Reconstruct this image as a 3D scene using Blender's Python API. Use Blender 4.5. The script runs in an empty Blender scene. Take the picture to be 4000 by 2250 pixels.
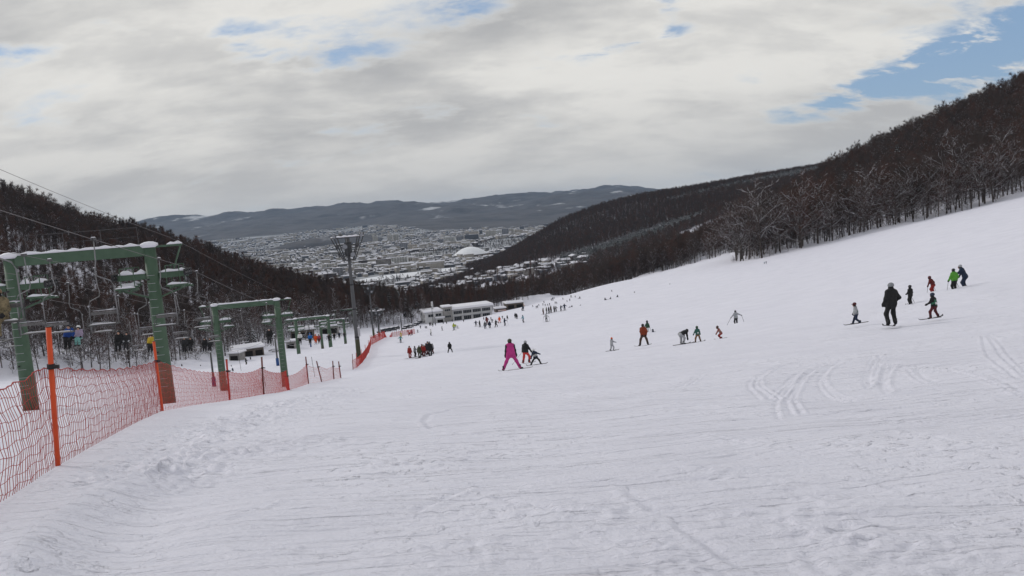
import bpy, bmesh, math, random
import numpy as np
from mathutils import Vector, Matrix
R = math.radians
random.seed(7)
rng = np.random.default_rng(11)
scene = bpy.context.scene
C = scene.collection

# ------------------------------------------------------------------ camera
F_PX = 770.0                       # focal length in pixels of a 1024 px wide picture
PITCH = math.atan(0.1010); ROLL = R(4.5)
fw = Vector((0, math.cos(PITCH), -math.sin(PITCH)))
up0 = Vector((0, math.sin(PITCH), math.cos(PITCH))); rt0 = Vector((1, 0, 0))
rt = rt0*math.cos(ROLL) - up0*math.sin(ROLL)
up = up0*math.cos(ROLL) + rt0*math.sin(ROLL)
cam_d = bpy.data.cameras.new('camera'); cam = bpy.data.objects.new('camera', cam_d); C.objects.link(cam)
cam_d.sensor_width = 36.0; cam_d.lens = 36.0*F_PX/1024.0
cam_d.clip_start = 0.1; cam_d.clip_end = 60000
M3 = Matrix((rt, up, -fw)).transposed()
cam.matrix_world = M3.to_4x4()
scene.camera = cam

def ray(c, r):
    return fw + rt*((c-512)/F_PX) + up*((288-r)/F_PX)
def P(c, r, d):
    """point seen at pixel c, r of a 1024x576 frame, d metres ahead of the viewpoint"""
    v = ray(c, r); return v*(d/v.y)
def S2(x, y): return x/3.90625, y/3.90625      # photograph pixels -> 1024 frame

# ------------------------------------------------------------------ world
SUN_EL = R(33); SUN_AZ = R(-58)    # azimuth measured from +Y towards +X
w = bpy.data.worlds.new('World'); scene.world = w; w.use_nodes = True
nt = w.node_tree; nt.nodes.clear(); N = nt.nodes.new; L = nt.links.new
def mth(op, a, b=None, c=None, clamp=False):
    n = N('ShaderNodeMath'); n.operation = op; n.use_clamp = clamp
    for i, v in enumerate((a, b, c)):
        if v is None: continue
        if isinstance(v, (int, float)): n.inputs[i].default_value = v
        else: L(v, n.inputs[i])
    return n.outputs[0]
def mixc(fac, a, b):
    n = N('ShaderNodeMix'); n.data_type = 'RGBA'
    for s, v in ((n.inputs[0], fac), (n.inputs[6], a), (n.inputs[7], b)):
        if isinstance(v, (int, float)): s.default_value = v
        elif isinstance(v, tuple): s.default_value = (*v, 1)
        else: L(v, s)
    return n.outputs[2]
def noise_n(vec, scale, detail=4, rough=.55, dist=0):
    n = N('ShaderNodeTexNoise'); n.inputs['Scale'].default_value = scale; n.inputs['Detail'].default_value = detail
    n.inputs['Roughness'].default_value = rough; n.inputs['Distortion'].default_value = dist; L(vec, n.inputs['Vector'])
    return n.outputs[0]
def sstep(x, a, b):
    n = N('ShaderNodeMapRange'); n.interpolation_type = 'SMOOTHSTEP'; L(x, n.inputs[0])
    n.inputs[1].default_value = a; n.inputs[2].default_value = b
    return n.outputs[0]
sky = N('ShaderNodeTexSky'); sky.sky_type = 'NISHITA'; sky.sun_disc = False
sky.sun_elevation = SUN_EL; sky.sun_rotation = SUN_AZ; sky.altitude = 300; sky.air_density = 1.0; sky.dust_density = .6; sky.ozone_density = 1.5
tc = N('ShaderNodeTexCoord'); sep = N('ShaderNodeSeparateXYZ'); L(tc.outputs['Generated'], sep.inputs[0])
dx, dy, dz = sep.outputs
CLO, CHI, SKYMIX = 4.7, 7.6, .65
dzc = mth('MAXIMUM', dz, 0.0)
inv = mth('DIVIDE', 1.0, mth('ADD', dzc, .34))
px_, py_ = mth('MULTIPLY', dx, inv), mth('MULTIPLY', dy, inv)      # cloud deck plane coordinates
comb = N('ShaderNodeCombineXYZ'); L(px_, comb.inputs[0]); L(py_, comb.inputs[1])
rotn = N('ShaderNodeMapping'); L(comb.outputs[0], rotn.inputs['Vector'])
rotn.inputs['Rotation'].default_value = (0, 0, R(-16)); rotn.inputs['Scale'].default_value = (.85, 1.5, 1)
cv = rotn.outputs[0]
az = mth('ARCTAN2', dx, dy); el = mth('ARCSINE', dz)
ae = N('ShaderNodeCombineXYZ'); L(az, ae.inputs[0]); L(el, ae.inputs[1])
mid = noise_n(cv, 3.1, 9, .62, .15); shd = noise_n(cv, 1.2, 7, .56, .2)
# openings of blue in the deck, in azimuth / elevation (real directions of the sky)
def gap(c, r, sa, se, amp, tilt=4):
    v = ray(c, r).normalized(); a0 = math.atan2(v.x, v.y); e0 = math.asin(v.z)
    mp = N('ShaderNodeMapping'); mp.vector_type = 'TEXTURE'; L(ae.outputs[0], mp.inputs['Vector'])
    mp.inputs['Location'].default_value = (a0, e0, 0); mp.inputs['Rotation'].default_value = (0, 0, R(tilt)); mp.inputs['Scale'].default_value = (sa, se, 1)
    ln = N('ShaderNodeVectorMath'); ln.operation = 'LENGTH'; L(mp.outputs[0], ln.inputs[0])
    mr = N('ShaderNodeMapRange'); mr.interpolation_type = 'SMOOTHSTEP'; L(ln.outputs['Value'], mr.inputs[0])
    mr.inputs[1].default_value = 1.6; mr.inputs[2].default_value = 0; mr.inputs[3].default_value = 0; mr.inputs[4].default_value = amp
    return mr.outputs[0]
gaps = [gap(210, 36, .17, .030, .112), gap(315, 58, .13, .020, .105), gap(640, 42, .12, .012, .17, 8), gap(965, 48, .18, .020, .22, 12), gap(900, 86, .12, .016, .21, 10), gap(1060, 15, .16, .05, .20, 12), gap(975, 78, .06, .022, .16, 6),
        gap(470, 3, .05, .025, .16), gap(668, 5, .025, .035, .15, 30), gap(15, 52, .05, .012, .14)]
g = gaps[0]
for q in gaps[1:]: g = mth('ADD', g, q)
fine = noise_n(cv, 8.5, 6, .62, .3)
g = mth('MULTIPLY', g, mth('ADD', .35, mth('MULTIPLY', sstep(fine, .30, .66), 1.05)))                # wisps drift across the openings
dens = mth('SUBTRACT', mth('ADD', mth('MULTIPLY', mid, .72), mth('MULTIPLY', shd, .28)), g)
dens = mth('SUBTRACT', dens, mth('MULTIPLY', sstep(el, .30, .95), .12))                               # the deck breaks up overhead
cover = sstep(dens, .235, .445)
ccol = mixc(sstep(shd, .37, .58), (CLO*.97, CLO*.975, CLO*.985), (CHI, CHI*.985, CHI*.945))
ccol = mixc(mth('MULTIPLY', sstep(mid, .46, .64), .34), ccol, (CLO*.86, CLO*.87, CLO*.90))          # thick puffs are greyer
ccol = mixc(mth('MULTIPLY', sstep(dens, .48, .36), .5), ccol, (CHI*1.1, CHI*1.08, CHI*1.02))        # thin edges are brightest
ccol = mixc(mth('MULTIPLY', sstep(el, .16, .02), .65), ccol, (5.0, 4.97, 4.92))                       # even grey veil low down
skyb = mixc(SKYMIX, sky.outputs[0], (2.5, 3.8, 5.9))
fin = mixc(cover, skyb, ccol)
bg = N('ShaderNodeBackground'); L(fin, bg.inputs[0]); bg.inputs[1].default_value = .10
wo = N('ShaderNodeOutputWorld'); L(bg.outputs[0], wo.inputs[0])
w.cycles.sampling_method = 'MANUAL'; w.cycles.sample_map_resolution = 512

# ------------------------------------------------------------------ sun behind cloud
sd = bpy.data.lights.new('sun', 'SUN'); sd.energy = 1.2; sd.angle = R(10); sd.color = (1, .965, .92)
so = bpy.data.objects.new('sun', sd); C.objects.link(so)
sdir = Vector((math.sin(SUN_AZ)*math.cos(SUN_EL), math.cos(SUN_AZ)*math.cos(SUN_EL), math.sin(SUN_EL)))
so.rotation_euler = sdir.to_track_quat('Z', 'Y').to_euler()
vs = scene.view_settings; vs.view_transform = 'Standard'; vs.look = 'None'; vs.gamma = 1; vs.exposure = 0.03; vs.use_curve_mapping = False
scene.cycles.max_bounces = 5; scene.cycles.diffuse_bounces = 3; scene.cycles.volume_bounces = 0
scene.cycles.transparent_max_bounces = 6

# ------------------------------------------------------------------ helpers
_mats = {}
def mat(name, col, rough=.7, metal=0., var=.0, scale=3., bump=0., bscale=20., col2=None, coords='Object', objrand=0., detail=4):
    if name in _mats: return _mats[name]
    m = bpy.data.materials.new(name); m.use_nodes = True; t = m.node_tree; b = t.nodes['Principled BSDF']
    b.inputs['Roughness'].default_value = rough; b.inputs['Metallic'].default_value = metal; b.inputs['Base Color'].default_value = (*col, 1)
    b.inputs['Specular IOR Level'].default_value = .35
    tx = t.nodes.new('ShaderNodeTexCoord')
    out = None
    if var or col2:
        n = t.nodes.new('ShaderNodeTexNoise'); n.inputs['Scale'].default_value = scale; n.inputs['Detail'].default_value = detail
        n.inputs['Roughness'].default_value = .62
        t.links.new(tx.outputs[coords], n.inputs['Vector'])
        r_ = t.nodes.new('ShaderNodeValToRGB'); t.links.new(n.outputs[0], r_.inputs[0])
        r_.color_ramp.elements[0].position = .35; r_.color_ramp.elements[1].position = .66
        c2 = col2 or tuple(min(1, c*(1+var)) for c in col); c1 = col if col2 else tuple(c*(1-var) for c in col)
        r_.color_ramp.elements[0].color = (*c1, 1); r_.color_ramp.elements[1].color = (*c2, 1)
        out = r_.outputs[0]; t.links.new(out, b.inputs['Base Color'])
    if objrand:
        oi = t.nodes.new('ShaderNodeObjectInfo'); hs = t.nodes.new('ShaderNodeHueSaturation')
        mr = t.nodes.new('ShaderNodeMapRange'); t.links.new(oi.outputs['Random'], mr.inputs[0]); mr.inputs[3].default_value = 1-objrand; mr.inputs[4].default_value = 1+objrand
        t.links.new(mr.outputs[0], hs.inputs['Value'])
        if out: t.links.new(out, hs.inputs['Color'])
        else: hs.inputs['Color'].default_value = (*col, 1)
        t.links.new(hs.outputs[0], b.inputs['Base Color'])
    if bump:
        n2 = t.nodes.new('ShaderNodeTexNoise'); n2.inputs['Scale'].default_value = bscale; n2.inputs['Detail'].default_value = 5
        t.links.new(tx.outputs[coords], n2.inputs['Vector'])
        bp = t.nodes.new('ShaderNodeBump'); bp.inputs['Strength'].default_value = 1; bp.inputs['Distance'].default_value = bump
        t.links.new(n2.outputs[0], bp.inputs['Height']); t.links.new(bp.outputs[0], b.inputs['Normal'])
    _mats[name] = m; return m

def link(o, parent=None):
    C.objects.link(o)
    if parent: o.parent = parent
    return o
def tag(o, label=None, cat=None, group=None, kind=None):
    if label: o['label'] = label
    if cat: o['category'] = cat
    if group: o['group'] = group
    if kind: o['kind'] = kind
    return o
def empty(name, loc=(0, 0, 0), rz=0, label=None, cat=None, group=None):
    o = bpy.data.objects.new(name, None); o.empty_display_size = .3; C.objects.link(o)
    o.location = loc; o.rotation_euler = (0, 0, rz)
    return tag(o, label, cat, group)
def copy_tree(o, parent=None):
    c = o.copy(); C.objects.link(c); c.parent = parent
    for ch in list(o.children): copy_tree(ch, c)
    return c
def np_mesh(name, V, Fq, smooth=False, mats=(), mi=None):
    """fast mesh from arrays; Fq is (n,4) or (n,3)"""
    V = np.asarray(V, np.float32); Fq = np.asarray(Fq, np.int32); k = Fq.shape[1]
    me = bpy.data.meshes.new(name); me.vertices.add(len(V)); me.vertices.foreach_set('co', V.ravel())
    me.loops.add(Fq.size); me.loops.foreach_set('vertex_index', Fq.ravel())
    me.polygons.add(len(Fq)); me.polygons.foreach_set('loop_start', np.arange(0, Fq.size, k, dtype=np.int32))
    me.polygons.foreach_set('loop_total', np.full(len(Fq), k, np.int32))
    for m in mats: me.materials.append(m)
    if mi is not None: me.polygons.foreach_set('material_index', np.asarray(mi, np.int32))
    me.update(calc_edges=True)
    if smooth: me.shade_smooth()
    return me
def np_obj(name, V, Fq, m=None, parent=None, smooth=False):
    return link(bpy.data.objects.new(name, np_mesh(name, V, Fq, smooth, (m,) if m else ())), parent)

class MB:
    def __init__(s): s.v = []; s.f = []
    def add(s, vs, fs):
        o = len(s.v); s.v += [tuple(v) for v in vs]; s.f += [tuple(i+o for i in f) for f in fs]; return s
    def box(s, c, d, rz=0., top=None, M=None):
        """box of centre c and size d; top = scale of the top face"""
        x, y, z = (q/2 for q in d); t = top if top else (1, 1)
        vs = [(-x, -y, -z), (x, -y, -z), (x, y, -z), (-x, y, -z), (-x*t[0], -y*t[1], z), (x*t[0], -y*t[1], z), (x*t[0], y*t[1], z), (-x*t[0], y*t[1], z)]
        ca, sa = math.cos(rz), math.sin(rz)
        if M is not None: vs = [tuple(M @ Vector(v)) for v in vs]
        else: vs = [(v[0]*ca-v[1]*sa+c[0], v[0]*sa+v[1]*ca+c[1], v[2]+c[2]) for v in vs]
        return s.add(vs, [(0, 3, 2, 1), (4, 5, 6, 7), (0, 1, 5, 4), (1, 2, 6, 5), (2, 3, 7, 6), (3, 0, 4, 7)])
    def bar(s, a, b, w, h=None):
        """square bar from a to b"""
        return s.tube([a, b], w/2*1.414, 4, tw=math.pi/4)
    def tube(s, pts, r, n=6, cap=True, tw=0.):
        pts = [Vector(p) for p in pts]; rs = r if isinstance(r, (list, tuple)) else [r]*len(pts); k = len(pts); o = len(s.v)
        for i, p in enumerate(pts):
            d = (pts[min(i+1, k-1)]-pts[max(i-1, 0)])
            if d.length < 1e-9: d = Vector((0, 0, 1))
            d.normalize(); a = Vector((0, 0, 1)) if abs(d.z) < .95 else Vector((0, 1, 0))
            u = d.cross(a).normalized(); v = u.cross(d)
            for j in range(n):
                t = 2*math.pi*j/n+tw; s.v.append(tuple(p+(u*math.cos(t)+v*math.sin(t))*rs[i]))
        for i in range(k-1):
            for j in range(n):
                a, b = o+i*n+j, o+i*n+(j+1) % n; s.f.append((a, b, b+n, a+n))
        if cap and n > 2:
            s.f.append(tuple(o+j for j in range(n-1, -1, -1))); s.f.append(tuple(o+(k-1)*n+j for j in range(n)))
        return s
    def lathe(s, prof, n=12, c=(0, 0, 0)):
        o = len(s.v); k = len(prof)
        for (r, z) in prof:
            for j in range(n):
                t = 2*math.pi*j/n; s.v.append((c[0]+r*math.cos(t), c[1]+r*math.sin(t), c[2]+z))
        for i in range(k-1):
            for j in range(n):
                a, b = o+i*n+j, o+i*n+(j+1) % n; s.f.append((a, b, b+n, a+n))
        s.f.append(tuple(o+j for j in range(n-1, -1, -1))); s.f.append(tuple(o+(k-1)*n+j for j in range(n)))
        return s
    def mesh(s, name, m, smooth=False):
        me = bpy.data.meshes.new(name); me.from_pydata(s.v, [], s.f)
        if m: me.materials.append(m)
        me.update()
        if smooth: me.shade_smooth()
        return me
    def build(s, name, m, parent=None, smooth=False):
        return link(bpy.data.objects.new(name, s.mesh(name, m, smooth)), parent)

# value noise
_tab = rng.random((256, 256)).astype(np.float32)
def vnoise(x, y):
    xi = np.floor(x).astype(np.int64); yi = np.floor(y).astype(np.int64); fx = x-xi; fy = y-yi
    fx = fx*fx*(3-2*fx); fy = fy*fy*(3-2*fy)
    a = _tab[xi & 255, yi & 255]; b = _tab[(xi+1) & 255, yi & 255]; c = _tab[xi & 255, (yi+1) & 255]; d = _tab[(xi+1) & 255, (yi+1) & 255]
    return (a*(1-fx)+b*fx)*(1-fy)+(c*(1-fx)+d*fx)*fy-.5
def fbm(x, y, n=4):
    s = 0; a = 1.
    for i in range(n): s = s+a*vnoise(x*2**i+17.3*i, y*2**i+5.1*i); a *= .5
    return s

# ================================================================== TERRAIN
ctrl = [(0, 0, -1.6), (0, -40, 5.0), (-60, -40, 4.5), (60, -40, 7.0), (0, 10, -3.15), (0, 20, -4.85), (8, 8, -2.8), (-250, -60, 32), (260, -60, 32), (0, -300, 45), (-400, -300, 60), (400, -300, 75)]
def cp(c, r, d, dz=0.):
    p = P(c, r, d); ctrl.append((p.x, p.y, p.z+dz))
# left edge of the piste (fence line) and centre
for q in [(58, 473, 10.2), (163, 415, 20), (230, 403, 33), (264, 397, 39), (308, 385, 55), (334, 380, 76), (356, 368, 113), (371, 339, 165),
          (512, 372, 38), (421, 358, 76), (431, 336.4, 165), (497, 326, 162), (454, 330.5, 178), (401, 342.8, 152),
          (894, 327, 30), (967, 288, 50), (736, 326, 79), (660, 345, 52), (555, 312, 188), (421, 328.7, 300), (427, 323.7, 392), (492, 315.7, 400), (520, 309, 405), (576, 296, 450),
          # lift corridor
          (36, 411, 45), (171, 405, 46), (225, 391, 97), (287, 391, 98), (298, 365, 184), (331, 357, 186), (323, 349, 254), (347, 345, 256), (374, 338, 270),
          # right crest
          (608, 284, 270), (680, 273, 250), (745, 262, 232), (820, 246, 222), (900, 227, 216), (1024, 196, 220), (1180, 150, 240),
          (860, 270, 130), (960, 240, 120), (1024, 260, 75), (700, 300, 140), (620, 302, 190),
          # far treeline on the right
          (533, 296, 480), (576, 294, 480), (636, 278, 430), (690, 264, 395), (727, 254, 370),
          # foot of the left wood
          (-150, 380, 150), (0, 375, 175), (100, 372, 185), (182, 366, 195), (254, 350, 240), (300, 340, 300), (390, 326, 390),
          (80, 385, 110), (20, 400, 90)]: cp(*q)
TREE_H = 11.5
TOPS = 12.5
for q in [(-120, 140, 440), (0, 183, 450), (80, 212, 480), (140, 226, 500), (200, 245, 520), (278, 272, 540), (340, 290, 560), (400, 294, 540), (450, 292, 540), (500, 296, 540),
          # right ridge
          (1180, 20, 450), (1024, 74, 480), (900, 128, 520), (835, 158, 560), (760, 205, 560), (680, 240, 560), (600, 270, 600)]: cp(*q, dz=-TOPS)
# side valley with houses and the far spur
for q in [(580, 262, 1000), (540, 268, 1000), (500, 276, 1100), (460, 285, 1200), (420, 292, 1300), (700, 228, 900), (800, 195, 850)]: cp(*q)
for q in [(900, 150, 1300), (835, 160, 1350), (760, 172, 1420), (700, 183, 1470), (644, 191, 1500), (600, 202, 1530), (560, 217, 1550), (528, 236, 1550), (504, 251, 1550), (488, 262, 1545), (465, 276, 1530), (435, 292, 1500)]: cp(*q, dz=-16)
ctrl += [(-700, 900, -90), (-350, 900, -118), (-100, 800, -105), (-60, 1000, -128), (-500, 700, -60), (-900, 600, 40), (300, 2000, -60), (600, 2000, -10), (0, 1950, -135), (-300, 1300, -136), (900, 1300, 60), (700, 700, 40), (-200, 1800, -136), (1200, 700, 120), (-1300, 1300, -100)]
CT = np.array(ctrl, np.float64)
def _phi(d2): return np.sqrt(d2+64.)
def _solve():
    n = len(CT); D = ((CT[:, None, :2]-CT[None, :, :2])**2).sum(-1)
    A = np.zeros((n+3, n+3)); A[:n, :n] = _phi(D)+np.eye(n)*-.6; A[:n, n] = 1; A[:n, n+1:] = CT[:, :2]; A[n, :n] = 1; A[n+1:, :n] = CT[:, :2].T
    return np.linalg.solve(A, np.concatenate([CT[:, 2], np.zeros(3)]))
_W = _solve()
def zt(x, y):
    x = np.asarray(x, np.float64); y = np.asarray(y, np.float64); sh = np.broadcast(x, y).shape
    x = np.broadcast_to(x, sh).ravel(); y = np.broadcast_to(y, sh).ravel(); n = len(CT); out = np.empty(len(x))
    for s in range(0, len(x), 20000):
        X = x[s:s+20000, None]; Y = y[s:s+20000, None]
        out[s:s+20000] = _phi((X-CT[:, 0])**2+(Y-CT[:, 1])**2) @ _W[:n]+_W[n]+_W[n+1]*X[:, 0]+_W[n+2]*Y[:, 0]
    return out.reshape(sh)
def gz(x, y): return float(zt(np.array([x]), np.array([y]))[0])
def hit(c, r, dmin=3., dmax=700.):
    """where the line of sight through pixel c, r meets the ground"""
    v = ray(c, r); ys = np.geomspace(dmin, dmax, 500); k = ys/v.y
    f = v.z*k-zt(v.x*k, ys); i = np.where(f < 0)[0]
    if len(i) == 0: i = [len(ys)-1]
    i = i[0]
    if i == 0: y = ys[0]
    else:
        t = f[i-1]/(f[i-1]-f[i]); y = ys[i-1]+(ys[i]-ys[i-1])*t
    x = v.x*y/v.y; return Vector((x, y, gz(x, y)))

def seg_dist(x, y, pl):
    """distance to a polyline and the parameter along it"""
    best = np.full(x.shape, 1e9); side = np.zeros(x.shape)
    for (ax, ay), (bx, by) in zip(pl[:-1], pl[1:]):
        ex, ey = bx-ax, by-ay; l2 = ex*ex+ey*ey+1e-9
        t = np.clip(((x-ax)*ex+(y-ay)*ey)/l2, 0, 1); d = np.hypot(x-ax-t*ex, y-ay-t*ey)
        s = np.sign((x-ax)*ey-(y-ay)*ex); m = d < best; best = np.where(m, d, best); side = np.where(m, s, side)
    return best, side
def inpoly(x, y, poly):
    c = np.zeros(np.shape(x), bool); n = len(poly)
    for i in range(n):
        x1, y1 = poly[i]; x2, y2 = poly[(i+1) % n]
        if y1 == y2: continue
        c ^= ((y1 > y) != (y2 > y)) & (x < (x2-x1)*(y-y1)/(y2-y1)+x1)
    return c
def pxy(*a): p = P(*a); return (p.x, p.y)
OPEN = [(-190, -200), (-170, 60), pxy(-150, 380, 150), pxy(0, 375, 175), pxy(100, 372, 185), pxy(182, 366, 195), pxy(254, 350, 245), pxy(300, 340, 305), pxy(350, 331, 345), pxy(385, 326, 382),
        (-50, 398), (-34, 424), (0, 424), pxy(533, 296, 470), pxy(576, 294, 480), pxy(636, 278, 430), pxy(690, 264, 395), pxy(729, 254, 368), pxy(738, 258, 300), pxy(732, 262, 244), pxy(762, 258, 232), pxy(820, 246, 228), pxy(900, 227, 221), pxy(1024, 196, 224), pxy(1180, 150, 240), (260, 60), (260, -200)]
# ski tracks: pixel polylines laid on the slope, as real grooves
def onslope(pl): return [(q.x, q.y) for q in (hit(*S2(*p)) for p in pl)]
TR = []
def Z7(x, y): return (2600+x/1.525, 1300+y/1.525)
for pl in [[(760, 500), (722, 440), (720, 390), (775, 320), (860, 245), (950, 200)], [(660, 390), (690, 345), (780, 260), (830, 230)], [(640, 400), (560, 345), (525, 315), (560, 270), (640, 225), (760, 185)],
           [(1110, 405), (1000, 370), (935, 310), (925, 275), (970, 225), (1080, 175)], [(1215, 315), (1190, 275), (1230, 200), (1280, 150)], [(1340, 360), (1300, 320), (1310, 260), (1350, 200)], [(1220, 310), (1240, 230), (1290, 160)],
           [(1480, 225), (1510, 265), (1570, 295), (1640, 310)], [(860, 195), (1200, 200), (1500, 210), (1750, 235), (1950, 275), (2060, 320), (2130, 365)], [(1910, 0), (1960, 70), (1990, 120), (2030, 185), (2130, 255)],
           [(100, 330), (130, 300), (220, 255), (330, 225)], [(1450, 610), (1640, 650), (1850, 690), (2130, 725)], [(500, 500), (900, 490), (1250, 455), (1600, 430)], [(1330, 540), (1800, 520), (2130, 500)],
           [(80, 1140), (200, 1230), (330, 1320), (470, 1400)], [(850, 1330), (910, 1380), (960, 1430)]]:
    base_ = onslope([Z7(*p) for p in pl]); fin_ = []
    for (ax0, ay0), (bx0, by0) in zip(base_[:-1], base_[1:]): fin_ += [(ax0+(bx0-ax0)*t, ay0+(by0-ay0)*t) for t in np.linspace(0, 1, 4)[:-1]]
    fin_.append(base_[-1]); q_ = np.array(fin_); q_[1:-1] = (q_[:-2]+2*q_[1:-1]+q_[2:])/4; q_[1:-1] = (q_[:-2]+2*q_[1:-1]+q_[2:])/4
    far_ = q_[:, 1].mean() > 13
    for off_ in ((-.22, 0., .15) if far_ else (0.,)): TR.append(([(a+off_*(1+.5*math.sin(a*.7)), b+off_*.5) for a, b in q_], .036 if far_ else .05, .015))
def Z8(x, y): return (800+x/1.431, 1450+y/1.431)
for pl in [[(1160, 790), (1290, 725), (1440, 650)], [(1380, 220), (1260, 255), (1232, 285), (1270, 320), (1450, 345), (1800, 350), (2300, 345)], [(1640, 700), (1900, 770), (2000, 800)],
           [(0, 865), (150, 825), (350, 750)], [(2380, 670), (2480, 750), (2570, 800)], [(1850, 120), (2000, 110), (2190, 125)], [(250, 1010), (450, 1005)], [(0, 720), (140, 690), (280, 660)]]:
    TR.append((onslope([Z8(*p) for p in pl]), .06, .018))
# faint long tracks criss-crossing the run
for i in range(34):
    c0 = 200+rng.random()*500; r0 = 372+rng.random()**1.5*170; ln_ = 350+rng.random()*600; a0 = rng.uniform(-.10, .02); wv = rng.uniform(4, 16); ph = rng.random()*6.28
    pl = [(c0+t*ln_, r0+t*ln_*a0*.7+wv*math.sin(t*rng.uniform(2.6, 3.4)*1.4+ph)-wv*math.sin(ph)) for t in np.linspace(0, 1, 12)]
    pl = [(q.x, q.y) for q in (hit(min(1060, a), max(330, b)) for a, b in pl)]
    TR.append((pl, .05, .011))
# ridge of churned powder beside the net, and the groomed lip in the left foreground
CHURN = [(onslope([(470, 1880), (560, 1800), (800, 1690), (1000, 1630), (1200, 1570), (1400, 1530)]), 1.1, .10), (onslope([(640, 1850), (800, 1790), (1000, 1760), (1180, 1730)]), .8, .07),
         (onslope([(2900, 2020), (3250, 2090), (3500, 2120), (3700, 2130), (3900, 2200)]), .35, .045), (onslope([(3150, 2030), (3300, 2040)]), .2, .05), (onslope([(3300, 2110), (3480, 2115)]), .22, .05), (onslope([(3300, 2225), (3550, 2240)]), .2, .05), (onslope([(1800, 2010), (2200, 2005), (2400, 1985)]), .3, .05), (onslope([(1480, 1820), (1700, 1800)]), .5, .05), (onslope([(1700, 2180), (2000, 2160)]), .4, .05),
         (onslope([(2400, 2060), (2560, 2160), (2700, 2250)]), .3, .05), (onslope([(2720, 1830), (3000, 1900), (3300, 1960)]), .35, .04)]
LIP = onslope([(60, 2240), (180, 2080), (330, 1980), (460, 1930), (520, 1900)])

# ---- the one snow sheet: rings around the viewpoint, fine near and coarse far
azs = np.concatenate([np.linspace(-180, -62, 40)[:-1], np.linspace(-62, -37, 90)[:-1], np.linspace(-37, 37, 760), np.linspace(37, 62, 90)[1:], np.linspace(62, 180, 40)[1:-1]])
rs_ = np.concatenate([[.02, .6, 1.2, 1.8, 2.4], np.geomspace(3.0, 40, 470), np.geomspace(40, 240, 230)[1:], np.geomspace(240, 2300, 170)[1:]])
AZ, RR = np.meshgrid(R(1)*azs, rs_); X = RR*np.sin(AZ); Y = RR*np.cos(AZ)
Zb = zt(X, Y)
inside = inpoly(X, Y, OPEN)
FENCE_PX = [(-60, 540), (0, 505), (58, 473), (163, 415), (230, 403), (264, 397), (288, 391), (308, 385), (334, 380), (356, 368), (366, 357), (371, 346)]
fence_xy = [(hit(*q).x, hit(*q).y) for q in FENCE_PX]
def micro(X, Y, RR):
    cell = np.maximum(RR*.0085, RR*.002)
    def fade(sz): return np.clip((sz/cell-1.2)/2., 0, 1)
    m = fbm(X*.06, Y*.06, 3)*.55*np.clip(RR/40-.2, 0, 1)+fbm(X*.35, Y*.35, 3)*.10*fade(2.0)
    u = X*.97+Y*.24; v = -X*.24+Y*.97
    m += fbm(u*.5, v*2.2, 3)*.035*fade(.4)+fbm(u*1.6+9, v*7., 2)*.018*fade(.14)
    patch = np.clip(fbm(X*.28+40, Y*.28, 3)*2.2+.12, 0, 1)
    cl = np.clip(vnoise(X*8.5, Y*8.5)+.6*vnoise(X*17, Y*17)-.12, 0, 1)
    m += cl*patch*.055*fade(.12)
    for pl, wd, dp in TR:
        pl2 = np.array(pl); b = (X > pl2[:, 0].min()-2) & (X < pl2[:, 0].max()+2) & (Y > pl2[:, 1].min()-2) & (Y < pl2[:, 1].max()+2)
        if not b.any(): continue
        d, s = seg_dist(X[b], Y[b], pl); br = 1+.5*vnoise(X[b]*3, Y[b]*3)
        m[b] += -dp*br*np.exp(-(d/wd)**2)+dp*.95*np.exp(-((d-wd*2.0)/(wd*.9))**2)*(s > 0)
    for pl, wd, dp in CHURN:
        pl2 = np.array(pl); b = (X > pl2[:, 0].min()-4) & (X < pl2[:, 0].max()+4) & (Y > pl2[:, 1].min()-4) & (Y < pl2[:, 1].max()+4)
        if not b.any(): continue
        d, s = seg_dist(X[b], Y[b], pl); e = np.exp(-(d/wd)**2)
        n_ = .5*vnoise(X[b]*2.5, Y[b]*2.5)+.9*vnoise(X[b]*7.5, Y[b]*7.5)+.8*vnoise(X[b]*14, Y[b]*14)
        m[b] += e*(dp*.4+dp*.85*np.clip(n_+.05, -.25, 1))
    d, s = seg_dist(X, Y, LIP); m += .16*np.exp(-(d/.4)**2)*np.where(s > 0, 1, .55)-.06*np.exp(-((d-.8)/.5)**2)*(s > 0)
    # smooth bank where the net stands
    d, s = seg_dist(X, Y, fence_xy); m = np.where(RR < 60, m*np.clip(.25+d/2.2, .25, 1)+.10*np.exp(-(d/.9)**2), m)
    return m
near = (RR < 240) & inside
mic = np.zeros_like(X)
mic[near] = micro(X[near], Y[near], RR[near])
fl = np.clip(1-RR/2.5, 0, 1); mic *= 1-fl
mic += np.where(~inside, fbm(X*.08, Y*.08, 4)*np.clip(RR/300, 0, 1)*2.2, 0)
Zm = Zb+mic
na, nr = len(azs), len(rs_)
idx = np.arange(nr*na).reshape(nr, na); nx = np.roll(idx, -1, axis=1)
quads = np.stack([idx[:-1], nx[:-1], nx[1:], idx[1:]], -1).reshape(-1, 4)[:, ::-1]

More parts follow.
